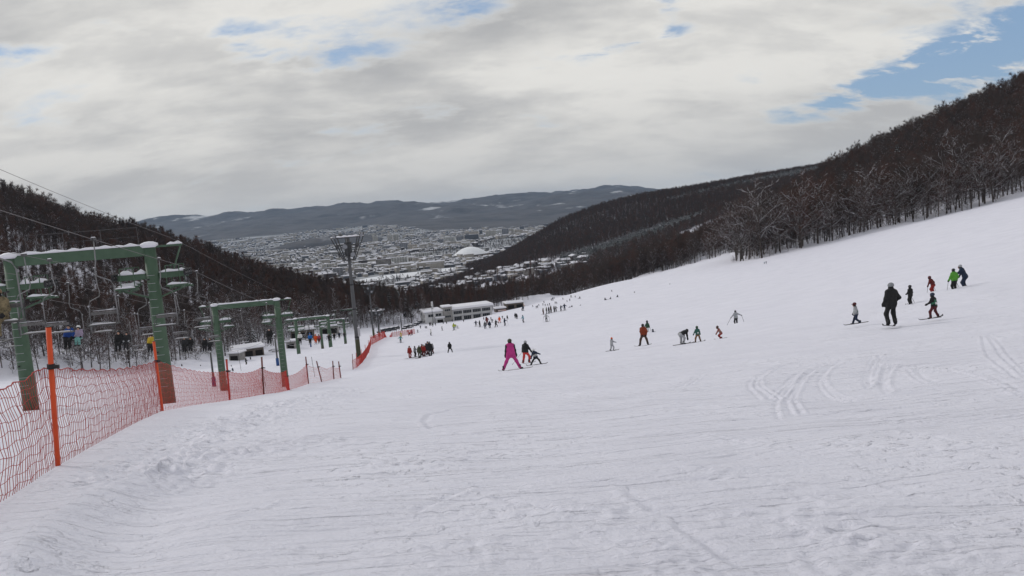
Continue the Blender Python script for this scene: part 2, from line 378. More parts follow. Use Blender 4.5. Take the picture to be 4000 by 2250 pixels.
def snow_material(name, near_bump=True):
    m = bpy.data.materials.new(name); m.use_nodes = True; t = m.node_tree; b = t.nodes['Principled BSDF']; n = t.nodes.new; l = t.links.new
    b.inputs['Roughness'].default_value = .62; b.inputs['Specular IOR Level'].default_value = .25
    tx = n('ShaderNodeTexCoord')
    n1 = n('ShaderNodeTexNoise'); n1.inputs['Scale'].default_value = .35; n1.inputs['Detail'].default_value = 6; l(tx.outputs['Object'], n1.inputs['Vector'])
    rp = n('ShaderNodeValToRGB'); l(n1.outputs[0], rp.inputs[0]); rp.color_ramp.elements[0].position = .3; rp.color_ramp.elements[1].position = .7
    rp.color_ramp.elements[0].color = (.735, .73, .815, 1); rp.color_ramp.elements[1].color = (.80, .795, .88, 1); l(rp.outputs[0], b.inputs['Base Color'])
    if near_bump:
        mp = n('ShaderNodeMapping'); mp.inputs['Rotation'].default_value = (0, 0, R(-14)); mp.inputs['Scale'].default_value = (.5, 2.6, 1); l(tx.outputs['Object'], mp.inputs['Vector'])
        a = n('ShaderNodeTexNoise'); a.inputs['Scale'].default_value = 1.5; a.inputs['Detail'].default_value = 9; a.inputs['Roughness'].default_value = .66; l(mp.outputs[0], a.inputs['Vector'])
        c = n('ShaderNodeTexNoise'); c.inputs['Scale'].default_value = 9; c.inputs['Detail'].default_value = 7; c.inputs['Roughness'].default_value = .7; l(tx.outputs['Object'], c.inputs['Vector'])
        def scratches(rot, sx, sc, wd):          # thin ski and board scratches: ridges of stretched noise
            mp = n('ShaderNodeMapping'); mp.inputs['Rotation'].default_value = (0, 0, R(rot)); mp.inputs['Scale'].default_value = (sx, 1, 1); l(tx.outputs['Object'], mp.inputs['Vector'])
            q = n('ShaderNodeTexNoise'); q.inputs['Scale'].default_value = sc; q.inputs['Detail'].default_value = 2; q.inputs['Distortion'].default_value = .25; l(mp.outputs[0], q.inputs['Vector'])
            d = n('ShaderNodeMath'); d.operation = 'SUBTRACT'; l(q.outputs[0], d.inputs[0]); d.inputs[1].default_value = .5
            e = n('ShaderNodeMath'); e.operation = 'ABSOLUTE'; l(d.outputs[0], e.inputs[0])
            m_ = n('ShaderNodeMapRange'); l(e.outputs[0], m_.inputs[0]); m_.inputs[1].default_value = 0; m_.inputs[2].default_value = wd; return m_.outputs[0]
        def addm(x_, y_, k):
            q = n('ShaderNodeMath'); q.operation = 'MULTIPLY_ADD'; l(x_, q.inputs[0]); q.inputs[1].default_value = k; l(y_, q.inputs[2]); return q.outputs[0]
        s1 = scratches(-12, .07, 1.3, .030); s2 = scratches(22, .06, 1.0, .026); s3 = scratches(-40, .08, .9, .022)
        hsum = addm(s1, a.outputs[0], .26); hsum = addm(s2, hsum, .32); hsum = addm(s3, hsum, .32)
        s4 = scratches(-15, .045, 4.2, .05); s5 = scratches(13, .05, 3.4, .05); hsum = addm(s4, hsum, .11); hsum = addm(s5, hsum, .16)
        gr = n('ShaderNodeTexNoise'); gr.inputs['Scale'].default_value = 26; gr.inputs['Detail'].default_value = 3; l(tx.outputs['Object'], gr.inputs['Vector'])
        # loose clumps where the snow is chopped
        cl1 = n('ShaderNodeTexNoise'); cl1.inputs['Scale'].default_value = 5.5; cl1.inputs['Detail'].default_value = 4; l(tx.outputs['Object'], cl1.inputs['Vector'])
        cm = n('ShaderNodeMapRange'); l(cl1.outputs[0], cm.inputs[0]); cm.inputs[1].default_value = .56; cm.inputs[2].default_value = .72
        pt_ = n('ShaderNodeMapRange'); l(n1.outputs[0], pt_.inputs[0]); pt_.inputs[1].default_value = .47; pt_.inputs[2].default_value = .62
        cc = n('ShaderNodeMath'); cc.operation = 'MULTIPLY'; l(cm.outputs[0], cc.inputs[0]); l(pt_.outputs[0], cc.inputs[1])
        b1 = n('ShaderNodeBump'); b1.inputs['Distance'].default_value = .07; b1.inputs['Strength'].default_value = 1.; l(hsum, b1.inputs['Height'])
        b3 = n('ShaderNodeBump'); b3.inputs['Distance'].default_value = .035; b3.inputs['Strength'].default_value = 1.; l(cc.outputs[0], b3.inputs['Height']); l(b1.outputs[0], b3.inputs['Normal'])
        b2 = n('ShaderNodeBump'); b2.inputs['Distance'].default_value = .022; b2.inputs['Strength'].default_value = 1.; l(c.outputs[0], b2.inputs['Height']); l(b3.outputs[0], b2.inputs['Normal'])
        b4 = n('ShaderNodeBump'); b4.inputs['Distance'].default_value = .011; l(gr.outputs[0], b4.inputs['Height']); l(b2.outputs[0], b4.inputs['Normal']); b2 = b4
        l(b2.outputs[0], b.inputs['Normal'])
    return m
SNOW = snow_material('snow_ground'); SNOWCAP = mat('snow_cap', (.77, .765, .82), .6, bump=.02, bscale=6)
V = np.stack([X, Y, Zm], -1).reshape(-1, 3)
ground = np_obj('snow_slope', V, quads, SNOW, smooth=True); tag(ground, 'snow covered ski slope and valley sides', kind='structure')

# ---- valley floor with the city, and the far hills
LAY_D = np.array([900., 3600, 4700, 5600, 6600, 8000, 9200, 10500, 12500, 14500])
LAY_C = np.array([-300., 100, 160, 250, 330, 400, 450, 540, 620, 700, 1300])
H0 = -132.
LAY_H = np.array([
    [0]*11, [0]*11,
    [-22, -22, -21.5, -21, -20.5, -20, -21, -21.6, -21.6, -21.6, -21.6],
    [-17, -17, -16, -14, -11, -11, -14, -18, -18, -18, -18],
    [-10, -11, -10, -8, -6.2, -5, -7.5, -12, -10, -10, -10],
    [1, 0, 1, 1, 0, 0, -1, -1, 3, 4, 4],
    [8, 8, 8, 8, 10, 13.5, 6, 7, 7, 1, 1],
    [13, 14.5, 15, 16.2, 16.5, 16, 13.3, 12.5, 10, 1, 1],
    [5, 8, 9, 9, 10, 10, 12.0, 14, 15.5, 2, 0],
    [0, 0, 0, 0, 0, 0, 0, 3, 3, 0, 0]], float)
LAY_Z = LAY_H*LAY_D[:, None]/F_PX; LAY_Z[:2] = H0
def zfar(x, y):
    x = np.asarray(x, float); y = np.asarray(y, float); col = 512+F_PX*x/np.maximum(y, 1); out = np.zeros(np.broadcast(x, y).shape)
    per = np.stack([np.interp(col, LAY_C, LAY_Z[i]) for i in range(len(LAY_D))])
    k = np.clip(np.searchsorted(LAY_D, y)-1, 0, len(LAY_D)-2); t = np.clip((y-LAY_D[k])/(LAY_D[k+1]-LAY_D[k]), 0, 1)
    a = np.take_along_axis(per, k[None], 0)[0]; b = np.take_along_axis(per, k[None]+1, 0)[0]
    hill = np.clip((y-6200)/2500, 0, 1)
    return a*(1-t)+b*t+hill*(fbm(x*.0011, y*.0011, 5)*80+np.abs(fbm(x*.0035+3, y*.0025, 4))*70)
us = np.linspace(-1.1, 1.0, 300)
EDGE_D = np.interp(512+F_PX*us, [-300, 380, 440, 1300], [6700, 6700, 5450, 5450])   # where the town stops and the wooded hills begin
def far_mesh(name, lo, hi, k, m, label):
    lo = np.broadcast_to(lo, us.shape); hi = np.broadcast_to(hi, us.shape); t = np.linspace(0, 1, k)[:, None]
    D = lo[None]+(hi-lo)[None]*t; Xf = us[None]*D; Zf = zfar(Xf, D); V = np.stack([Xf, D, Zf], -1).reshape(-1, 3)
    i = np.arange(k*len(us)).reshape(k, len(us)); q = np.stack([i[:-1, :-1], i[:-1, 1:], i[1:, 1:], i[1:, :-1]], -1).reshape(-1, 4)
    return tag(np_obj(name, V, q, m, smooth=True), label, kind='structure')
M_floor = mat('valley_floor', (.36, .37, .40), .8, col2=(.09, .088, .09), scale=.012, detail=9)
M_far = mat('far_woods', (.036, .034, .038), .9, col2=(.085, .080, .085), scale=.0035, detail=10, bump=22., bscale=.008)
def far_woods():
    m = M_far; t = m.node_tree; b = t.nodes['Principled BSDF']; n = t.nodes.new; l = t.links.new
    src = b.inputs['Base Color'].links[0].from_socket
    tx = n('ShaderNodeTexCoord'); mp = n('ShaderNodeMapping'); mp.inputs['Scale'].default_value = (.6, .25, 2.5); l(tx.outputs['Object'], mp.inputs['Vector'])
    a = n('ShaderNodeTexNoise'); a.inputs['Scale'].default_value = .0028; a.inputs['Detail'].default_value = 8; a.inputs['Roughness'].default_value = .6; l(mp.outputs[0], a.inputs['Vector'])
    r = n('ShaderNodeMapRange'); r.interpolation_type = 'SMOOTHSTEP'; l(a.outputs[0], r.inputs[0]); r.inputs[1].default_value = .585; r.inputs[2].default_value = .68; r.inputs[4].default_value = .75
    mx = n('ShaderNodeMix'); mx.data_type = 'RGBA'; l(r.outputs[0], mx.inputs[0]); l(src, mx.inputs[6]); mx.inputs[7].default_value = (.6, .61, .64, 1); l(mx.outputs[2], b.inputs['Base Color'])
far_woods()
far_mesh('valley_floor', 900., EDGE_D, 60, M_floor, 'snowy valley floor under the town')
far_mesh('far_hills', EDGE_D, 14500., 120, M_far, 'wooded hills along the horizon')

# ================================================================== TREES
M_bark = mat('bark', (.080, .068, .064), .9, var=.35, scale=6, objrand=.35)
def twig_mat():
    m = mat('twigs', (.050, .034, .032), .95)
    t = m.node_tree; b = t.nodes['Principled BSDF']; oi = t.nodes.new('ShaderNodeObjectInfo'); r = t.nodes.new('ShaderNodeValToRGB')
    t.links.new(oi.outputs['Random'], r.inputs[0]); e = r.color_ramp.elements
    e[0].color = (.066, .054, .053, 1); e[1].color = (.100, .057, .047, 1); e.new(.5).color = (.080, .062, .058, 1); e.new(.8).color = (.092, .055, .047, 1)
    t.links.new(r.outputs[0], b.inputs['Base Color']); return m
M_twig = twig_mat()
M_needle = mat('needles', (.020, .030, .026), .9, var=.4, scale=2, objrand=.3)
M_tsnow = mat('branch_snow', (.55, .55, .59), .7, objrand=.2)

class TB:
    """collects tapered branch tubes as arrays"""
    def __init__(s): s.V = []; s.Fq = []; s.n = 0
    def seg(s, pts, rs, k=3):
        pts = np.array(pts, float); o = s.n; m = len(pts)
        d = np.gradient(pts, axis=0); d /= np.linalg.norm(d, axis=1)[:, None]+1e-9
        a = np.where(np.abs(d[:, 2:3]) < .9, [[0, 0, 1.]], [[0, 1., 0]]); u = np.cross(d, a); u /= np.linalg.norm(u, axis=1)[:, None]+1e-9; v = np.cross(u, d)
        t = 2*np.pi*np.arange(k)/k
        V = pts[:, None]+(u[:, None]*np.cos(t)[None, :, None]+v[:, None]*np.sin(t)[None, :, None])*np.array(rs)[:, None, None]
        s.V.append(V.reshape(-1, 3)); i = np.arange(m*k).reshape(m, k)+o; j = np.roll(i, -1, 1)
        s.Fq.append(np.stack([i[:-1], j[:-1], j[1:], i[1:]], -1).reshape(-1, 4)); s.n += m*k
    def arr(s): return (np.concatenate(s.V), np.concatenate(s.Fq)) if s.V else (np.zeros((0, 3)), np.zeros((0, 4), int))

def grow(rg, H, spread, upw, nl, ntw, trunkr, twr, snowy, bare=.3):
    """bare deciduous tree: trunk, limbs, twigs and the snow lying on the limbs"""
    tr, tw, sn = TB(), TB(), TB()
    n = 6; z = np.linspace(0, 1, n); lean = rg.normal(0, .05, 2)
    tp = np.stack([lean[0]*H*z**1.5+rg.normal(0, .012*H, n)*z, lean[1]*H*z**1.5+rg.normal(0, .012*H, n)*z, H*.93*z-.4*(z == 0)], -1)
    tr.seg(tp, trunkr*(1-.85*z), 5)
    tips = []
    for i in range(nl):
        t = bare+(1-bare)*(i+rg.random())/nl*.97; b = np.array([np.interp(t, z, tp[:, k]) for k in range(3)])
        a = 2.4*i+rg.random()*1.2; l = H*spread*(1.15-t*.85)*(.7+.6*rg.random())
        e = upw*(.6+.7*rg.random())+t*.5; ca = math.cos(e); dirv = np.array([math.cos(a)*ca, math.sin(a)*ca, math.sin(e)])
        k = 5; s = np.linspace(0, 1, k)[:, None]; bend = rg.normal(0, .10*l, (k, 3))*s; bend[:, 2] += (s[:, 0]**2)*l*.12
        q = b+dirv*l*s+bend; r0 = trunkr*(.42-.22*t)
        tr.seg(q, r0*(1-.8*s[:, 0])+.012, 3)
        if snowy and rg.random() < .75: sn.seg(q+[0, 0, r0*.55+.02], (r0*.5+.018)*(1-.6*s[:, 0]), 3)
        tips.append((q, l))
        for j in range(3):
            u = .3+.6*rg.random(); p0 = np.array([np.interp(u, s[:, 0], q[:, c]) for c in range(3)])
            d2 = dirv+rg.normal(0, .55, 3)+[0, 0, .15]; d2 /= np.linalg.norm(d2); l2 = l*(.35+.3*rg.random())
            q2 = p0+d2*l2*np.linspace(0, 1, 3)[:, None]+rg.normal(0, .05*l2, (3, 3))*np.array([[0], [1], [1]])
            tr.seg(q2, [r0*.42+.01, r0*.28+.01, .012], 3)
            if snowy and rg.random() < .55: sn.seg(q2+[0, 0, r0*.3+.012], np.array([r0*.3+.018, r0*.22+.015, .008]), 3)
            tips.append((q2, l2))
    for i in range(ntw):
        q, l = tips[rg.integers(len(tips))]; u = .35+.65*rg.random()**.7
        f = u*(len(q)-1); k = min(int(f), len(q)-2); p0 = q[k]+(q[k+1]-q[k])*(f-k)
        d = (q[-1]-q[0])/(np.linalg.norm(q[-1]-q[0])+1e-6)*.7+rg.normal(0, .6, 3)+[0, 0, .35]; d /= np.linalg.norm(d); lt = (.5+.9*rg.random())*H*.085
        tw.seg([p0, p0+d*lt*.55+rg.normal(0, .06*lt, 3), p0+d*lt+rg.normal(0, .12*lt, 3)], [twr, twr*.8, twr*.3], 3)
        if snowy and rg.random() < .10: sn.seg([p0+[0, 0, twr], p0+d*lt*.6+[0, 0, twr]], [twr*1.2, twr*.8], 3)
    return tr.arr(), tw.arr(), sn.arr()

def conifer(rg, H, tiers, per):
    tr, nd, sn = TB(), TB(), TB(); tr.seg([(0, 0, -.4), (0, 0, H*.97)], [H*.016, .02], 5)
    for i in range(tiers):
        t = (i+.5)/tiers; zz = H*(.10+.88*t); rad = H*.20*(1-t)**.85+.12
        for j in range(per):
            a = 2*math.pi*(j+.5*(i % 2)+rg.random()*.5)/per; l = rad*(.75+.5*rg.random()); dr = np.array([math.cos(a), math.sin(a), 0])
            p = np.array([0, 0, zz]); q = np.array([p, p+dr*l*.55+[0, 0, -.10*l], p+dr*l+[0, 0, -.42*l]])
            nd.seg(q, [.05*H*.3, .22*l+.06, .04], 4)
            sn.seg(q+[0, 0, .11*l+.03], [.03, .19*l+.05, .035], 3)
    return tr.arr(), nd.arr(), sn.arr()

PROTO = []                       # near prototypes: three meshes each
rg = np.random.default_rng(5)
for i in range(7):               # broad, snow-laden trees of the wood's edge
    a, b, c = grow(rg, 1.0*TREE_H*(.85+.3*rg.random()), .46, .34, 15, 620, .17, .024, True, .16)
    PROTO.append(('bare_tree', np_mesh('trunk', *a, True, (M_bark,)), np_mesh('crown', *b, False, (M_twig,)), np_mesh('snow', *c, True, (M_tsnow,))))
for i in range(4):               # slim upright trees
    a, b, c = grow(rg, TREE_H*(1.0+.25*rg.random()), .24, .75, 15, 520, .13, .022, True, .28)
    PROTO.append(('bare_tree', np_mesh('trunk', *a, True, (M_bark,)), np_mesh('crown', *b, False, (M_twig,)), np_mesh('snow', *c, True, (M_tsnow,))))
for i in range(2):
    a, b, c = conifer(rg, 11, 15, 11)
    PROTO.append(('conifer_tree', np_mesh('trunk', *a, True, (M_bark,)), np_mesh('crown', *b, True, (M_needle,)), np_mesh('snow', *c, True, (M_tsnow,))))
def join3(name, sets, ms):
    V = []; Fq = []; mi = []; o = 0
    for k, (v, f) in enumerate(sets):
        V.append(v); Fq.append(f+o); mi.append(np.full(len(f), k)); o += len(v)
    return np_mesh(name, np.concatenate(V), np.concatenate(Fq), False, ms, np.concatenate(mi))
wood_col = bpy.data.collections.new('wood_kinds')        # never linked: only the wood masses read it
FARK = []
def addkind(me): o = bpy.data.objects.new('w%02d' % len(FARK), me); wood_col.objects.link(o); FARK.append(o)
for i in range(6): addkind(join3('wood_tree', grow(rg, TREE_H*(.85+.3*rg.random()), .38, .48, 11, 420, .14, .036, i < 2, .22), (M_bark, M_twig, M_tsnow)))      # 0-5 mixed bare trees
for i in range(5): addkind(join3('wood_tree', grow(rg, TREE_H*(1.05+.25*rg.random()), .20, .9, 10, 380, .12, .040, False, .34), (M_bark, M_twig, M_tsnow)))   # 6-10 slim
def lightsnow(t): tr_, nd_, (v_, f_) = t; return tr_, nd_, (v_, f_[rg.random(len(f_)) < .38])
for i in range(2): addkind(join3('wood_tree', lightsnow(conifer(rg, 12, 11, 9)), (M_bark, M_needle, M_tsnow)))                                                         # 11-12
for i in range(3): addkind(join3('wood_shrub', grow(rg, 3.2, .55, .7, 9, 170, .05, .022, True, .02), (M_bark, M_twig, M_tsnow)))                            # 13-15 brush

def gn_wood():
    g = bpy.data.node_groups.new('wood', 'GeometryNodeTree')
    g.interface.new_socket('Geometry', in_out='INPUT', socket_type='NodeSocketGeometry'); g.interface.new_socket('Geometry', in_out='OUTPUT', socket_type='NodeSocketGeometry')
    n = g.nodes.new; l = g.links.new; gi = n('NodeGroupInput'); go = n('NodeGroupOutput')
    ip = n('GeometryNodeInstanceOnPoints'); ci = n('GeometryNodeCollectionInfo'); ci.inputs['Collection'].default_value = wood_col
    ci.inputs['Separate Children'].default_value = True; ci.inputs['Reset Children'].default_value = True
    def at(nm, ty):
        a = n('GeometryNodeInputNamedAttribute'); a.data_type = ty; a.inputs['Name'].default_value = nm; return a.outputs['Attribute']
    cx = n('ShaderNodeCombineXYZ'); l(at('spin', 'FLOAT'), cx.inputs[2])
    l(gi.outputs[0], ip.inputs['Points']); l(ci.outputs[0], ip.inputs['Instance']); ip.inputs['Pick Instance'].default_value = True
    l(at('kind_id', 'INT'), ip.inputs['Instance Index']); l(cx.outputs[0], ip.inputs['Rotation']); l(at('size', 'FLOAT'), ip.inputs['Scale']); l(ip.outputs[0], go.inputs[0])
    return g
GN = gn_wood()
def wood_mass(name, pts, kinds, sizes, label):
    me = bpy.data.meshes.new(name); me.vertices.add(len(pts)); me.vertices.foreach_set('co', np.asarray(pts, np.float32).ravel())
    a = me.attributes.new('spin', 'FLOAT', 'POINT'); a.data.foreach_set('value', (rng.random(len(pts))*6.28).astype(np.float32))
    a = me.attributes.new('size', 'FLOAT', 'POINT'); a.data.foreach_set('value', np.asarray(sizes, np.float32))
    a = me.attributes.new('kind_id', 'INT', 'POINT'); a.data.foreach_set('value', np.asarray(kinds, np.int32))
    o = link(bpy.data.objects.new(name, me)); md = o.modifiers.new('wood', 'NODES'); md.node_group = GN
    return tag(o, label, kind='stuff')

def scatter(x0, x1, y0, y1, sp):
    gx, gy = np.meshgrid(np.arange(x0, x1, sp), np.arange(y0, y1, sp)); gx = gx.ravel()+rng.random(gx.size)*sp*.9; gy = gy.ravel()+rng.random(gy.size)*sp*.9
    return gx, gy
def colrow(x, y, z):
    """pixel of world points"""
    d = x*fw.x+y*fw.y+z*fw.z; return 512+F_PX*(x*rt.x+y*rt.y+z*rt.z)/d, 288-F_PX*(x*up.x+y*up.y+z*up.z)/d
def forest(x0, x1, y0, y1, sp, test):
    x, y = scatter(x0, x1, y0, y1, sp); m = ~inpoly(x, y, OPEN); x, y = x[m], y[m]
    z = zt(x, y); c, r = colrow(x, y, z); m = test(x, y, z, c, r); return x[m], y[m], z[m], c[m], r[m]
LODGE_XY = (-10, 405)
CLEAR = [(-52, 362, 15), (-60, 350, 14), (-26, 404, 17), (-10, 412, 17), (4, 412, 14)]
def noclear(x, y):
    m = np.ones(len(x), bool)
    for a, b, q in CLEAR: m &= np.hypot(x-a, y-b) > q
    return m
# left wood, right wood, wood below the lodge
xl, yl, zl, cl_, rl = forest(-420, -55, 60, 640, 4.2, lambda x, y, z, c, r: (c > -90) & (c < 385) & (y < 640))
xr, yr, zr, cr_, rr = forest(20, 520, 150, 620, 4.3, lambda x, y, z, c, r: (c > 560) & (c < 1130) & ~((y > 470) & (c < 640)))
xb, yb, zb, cb_, rb = forest(-130, 160, 380, 780, 5.0, lambda x, y, z, c, r: (c >= 340) & (c < 690) & noclear(x, y))
xs, ys, zs, cs_, rs2 = forest(-260, 900, 800, 1800, 4.9, lambda x, y, z, c, r: (c > 400) & (c < 960) & (z > -126))
keep = (ys > np.interp(cs_, [420, 500, 560, 600], [1240, 1150, 1060, 900])) | (rng.random(len(xs)) < .12); xs, ys, zs, cs_ = xs[keep], ys[keep], zs[keep], cs_[keep]
low = (yl < 360) & (rng.random(len(xl)) < .38); xl, yl, zl, cl_ = xl[~low], yl[~low], zl[~low], cl_[~low]
ax = np.concatenate([xl, xr, xb]); ay = np.concatenate([yl, yr, yb]); az_ = np.concatenate([zl, zr, zb]); ac = np.concatenate([cl_, cr_, cb_])
reg = np.concatenate([np.zeros(len(xl)), np.ones(len(xr)), np.full(len(xb), 2)])
asz = np.where(rng.random(len(ax)) < .2, .5, .75)+.5*rng.random(len(ax))
# depth into the wood from its open edge decides which trees one can tell apart
ed, _ = seg_dist(ax, ay, OPEN); inview = (ac > 2) & (ac < 1022)
score = np.where(inview, ed*3+np.hypot(ax, ay)*.35, 1e9); order = np.argsort(score)
pick = np.zeros(len(ax), bool); pick[order[:285]] = True
LBL = ['bare snow dusted tree at the foot of the left wood beyond the lift', 'bare snow laden tree at the edge of the wood right of the piste', 'bare tree on the edge of the wood behind the lodge']
GRP = ['trees at the foot of the left wood', 'trees along the right edge of the piste', 'trees behind the lodge']
for i in np.where(pick)[0]:
    k = int(reg[i]); v = rng.integers(0, 7) if (k == 1 or rng.random() < .55) else rng.integers(7, 11)
    nm, m1, m2, m3 = PROTO[v]; kindw = 'broad spreading' if v < 7 else 'slim upright'; c_ = ac[i]
    if k == 0: where = 'by the left picture edge' if c_ < 45 else 'seen under the beam of the nearest lift tower' if c_ < 165 else 'seen between the first and second lift towers' if c_ < 225 else 'near the long shed and second lift tower'
    elif k == 1: where = 'along the far treeline beyond the snow gap' if c_ < 735 else 'at the lower end of the near right wood' if c_ < 830 else 'in the middle of the near right wood edge' if c_ < 930 else 'near the right picture edge'
    else: where = 'behind the lodge'
    rt_ = empty(nm, (ax[i], ay[i], az_[i]), rng.random()*6.28, kindw+' bare snow dusted tree '+where, 'tree', GRP[k]); sc_ = asz[i]; sc_ *= (1.05 if k == 0 else rng.uniform(1.0, 1.55) if k == 1 else 1.); rt_.scale = (sc_, sc_, sc_*rng.uniform(.9, 1.15)); rt_.rotation_euler[0] = rng.normal(0, .05); rt_.rotation_euler[1] = rng.normal(0, .05)
    link(bpy.data.objects.new('trunk', m1), rt_); link(bpy.data.objects.new('crown', m2), rt_); tag(link(bpy.data.objects.new('snow', m3), rt_), kind='stuff')
rest = ~pick
def kinds_for(x, y, c, r_):
    n = vnoise(x*.02+3, y*.02)+.35*vnoise(x*.09, y*.09); k = np.where(n > .06, rng.integers(6, 11, len(x)), rng.integers(0, 6, len(x)))
    k = np.where((x < -55) & (y < 380) & (rng.random(len(x)) < .6), rng.integers(6, 11, len(x)), k)
    k = np.where((x > 60) & (y > 380) & (rng.random(len(x)) < .8), rng.integers(0, 6, len(x)), k)
    return k
for k, (nm, lb) in enumerate([('left_wood', 'bare brown winter wood covering the left hillside'), ('right_wood', 'bare brown winter wood covering the right hillside'), ('lodge_wood', 'bare winter wood below and behind the lodge')]):
    m = rest & (reg == k); kd = kinds_for(ax[m], ay[m], ac[m], None)
    con = (vnoise(ax[m]*.03+50, ay[m]*.03) > (.40 if k != 1 else .36)); kd = np.where(con & (rng.random(m.sum()) < .6), rng.integers(11, 13, m.sum()), kd)
    wood_mass(nm, np.stack([ax[m], ay[m], az_[m]], -1), kd, asz[m], lb)
# brush under the trees
ux, uy, uz, uc, ur = forest(-300, 420, 120, 560, 3.6, lambda x, y, z, c, r: (c > -60) & (c < 1100))
de, _ = seg_dist(ux, uy, OPEN); m = (de < 80) & (rng.random(len(ux)) < np.where(uc < 400, .62, .45)) & noclear(ux, uy)
wood_mass('wood_brush', np.stack([ux[m], uy[m], uz[m]], -1), rng.integers(13, 16, m.sum()), .5+.7*rng.random(m.sum()), 'low snowy brush under the trees')
# wooded spur beyond
n = vnoise(xs*.008, ys*.008); kd = np.where((n > -.12) & (rng.random(len(xs)) < .55), rng.integers(6, 11, len(xs)), rng.integers(0, 6, len(xs)))
con = (cs_ > 560) & (vnoise(xs*.006+9, ys*.009) > .20); kd = np.where(con, rng.integers(11, 13, len(xs)), kd)
wood_mass('spur_wood', np.stack([xs, ys, zs], -1), kd, (.8+.4*rng.random(len(xs))), 'dark wood on the spur above the town')
print('trees', len(ax), len(xs), m.sum())

# ================================================================== TOWN
def fhit(c, r, dmin=950., dmax=7500.):
    v = ray(c, r); ys_ = np.geomspace(dmin, dmax, 900); k = ys_/v.y; f = v.z*k-zfar(v.x*k, ys_); i = np.where(f < 0)[0]
    i = i[0] if len(i) else len(ys_)-1; y = ys_[i]; return Vector((v.x*y/v.y, y, float(zfar(np.array([v.x*y/v.y]), np.array([y]))[0])))
def Z5(x, y): return S2(1300+x/3.22, 700+y/3.22)
def Z4(x, y): return S2(600+x/3.22, 700+y/3.22)
WALLS = [mat('town_wall_%d' % i, c, .85, var=.2, scale=.2) for i, c in enumerate([(.15, .145, .14), (.34, .315, .285), (.07, .058, .055), (.10, .105, .12)])]
M_townsnow = mat('town_roof_snow', (.60, .60, .65), .7, var=.06, scale=.05)
M_band = mat('town_window_band', (.055, .058, .065), .4)
taken = []
# --- apartment blocks and other large buildings: left, right, top, base pixels (zoomed view), colour, label, balconies
AP = {'pale': (.60, .57, .52), 'white': (.74, .74, .73), 'grey': (.24, .24, .26), 'dark': (.10, .10, .11), 'brown': (.13, .10, .09), 'beige': (.48, .43, .37)}
blocks = [
 (Z5, 548, 735, 1000, 1125, 'brown', 'long brown brick apartment slab with pale balcony rows in the town'), (Z5, 738, 950, 975, 1085, 'white', 'white apartment slab with balcony rows beside the brown slab'),
 (Z5, 503, 570, 712, 808, 'pale', 'pale tower block standing alone left of the twin towers'), (Z5, 692, 758, 698, 793, 'pale', 'left one of the pale twin tower blocks'), (Z5, 766, 830, 690, 785, 'pale', 'right one of the pale twin tower blocks'),
 (Z5, 847, 943, 797, 890, 'grey', 'grey apartment block below the twin towers'), (Z5, 950, 1060, 815, 893, 'beige', 'beige apartment block beside the grey one below the twin towers'),
 (Z5, 1318, 1398, 750, 818, 'grey', 'small grey apartment block left of the broad white one'), (Z5, 1402, 1545, 722, 800, 'white', 'broad white apartment block above the domed arena'), (Z5, 1560, 1652, 712, 798, 'grey', 'grey block right of the broad white apartment block'),
 (Z5, 1660, 1838, 692, 775, 'dark', 'dark wide apartment block above and right of the arena'), (Z5, 1652, 1840, 655, 725, 'beige', 'long beige apartment block behind the dark wide one'), (Z5, 1846, 1886, 640, 715, 'dark', 'narrow dark tower block in the far row'),
 (Z5, 1922, 2055, 645, 725, 'pale', 'pale long block in the far row of the town'), (Z5, 2132, 2215, 617, 705, 'grey', 'tall grey block at the right of the far row'), (Z5, 2222, 2282, 620, 695, 'pale', 'slim pale block beside the tall grey one in the far row'),
 (Z5, 2290, 2395, 632, 694, 'beige', 'beige block close above the dark spur'), (Z5, 2352, 2406, 588, 640, 'dark', 'dark block in the rearmost row close to the spur'), (Z5, 2412, 2462, 575, 630, 'grey', 'rightmost grey block of the rearmost row'), (Z5, 2060, 2128, 640, 690, 'white', 'white low block between the pale long and tall grey blocks'),
 (Z5, 988, 1262, 922, 975, 'white', 'long low white building left of the domed arena'), (Z5, 1655, 1730, 800, 868, 'pale', 'pale block just above the domed arena roof'),
 (Z5, 0, 128, 1112, 1238, 'grey', 'grey block with dark windows just left of the light mast'), (Z5, 272, 388, 1122, 1212, 'brown', 'brown broad roofed building just right of the light mast'),
 (Z4, 1892, 2120, 1097, 1170, 'pale', 'wide pale apartment block above the left wood'), (Z4, 2076, 2280, 1062, 1132, 'pale', 'wide pale apartment block behind the grey one by the mast'), (Z4, 1700, 1815, 1062, 1135, 'white', 'white block at the left end of the pale apartments'),
 (Z5, 268, 470, 1060, 1140, 'pale', 'pale housing block right of the light mast head'), (Z5, 480, 545, 1058, 1120, 'grey', 'small grey housing block left of the brown slab'),
 (Z5, 620, 840, 830, 885, 'grey', 'low grey housing row left of the grey apartment block'), (Z5, 410, 560, 810, 850, 'beige', 'low beige building below the lone tower block'), (Z5, 1110, 1225, 760, 795, 'white', 'low white hall right of the twin towers'),
 (Z5, 800, 940, 1295, 1350, 'beige', 'low beige flat roofed building on the near river bank'), (Z5, 985, 1035, 1290, 1330, 'white', 'small white block on the near river bank'),
 (Z4, 1640, 1770, 925, 965, 'white', 'broad snow roofed hall in the left of the town'), (Z4, 1840, 1950, 925, 962, 'grey', 'snow roofed hall beside the gabled hall')]
UNIT = MB().box((0, 0, .5), (1, 1, 1)).mesh('wall', None)
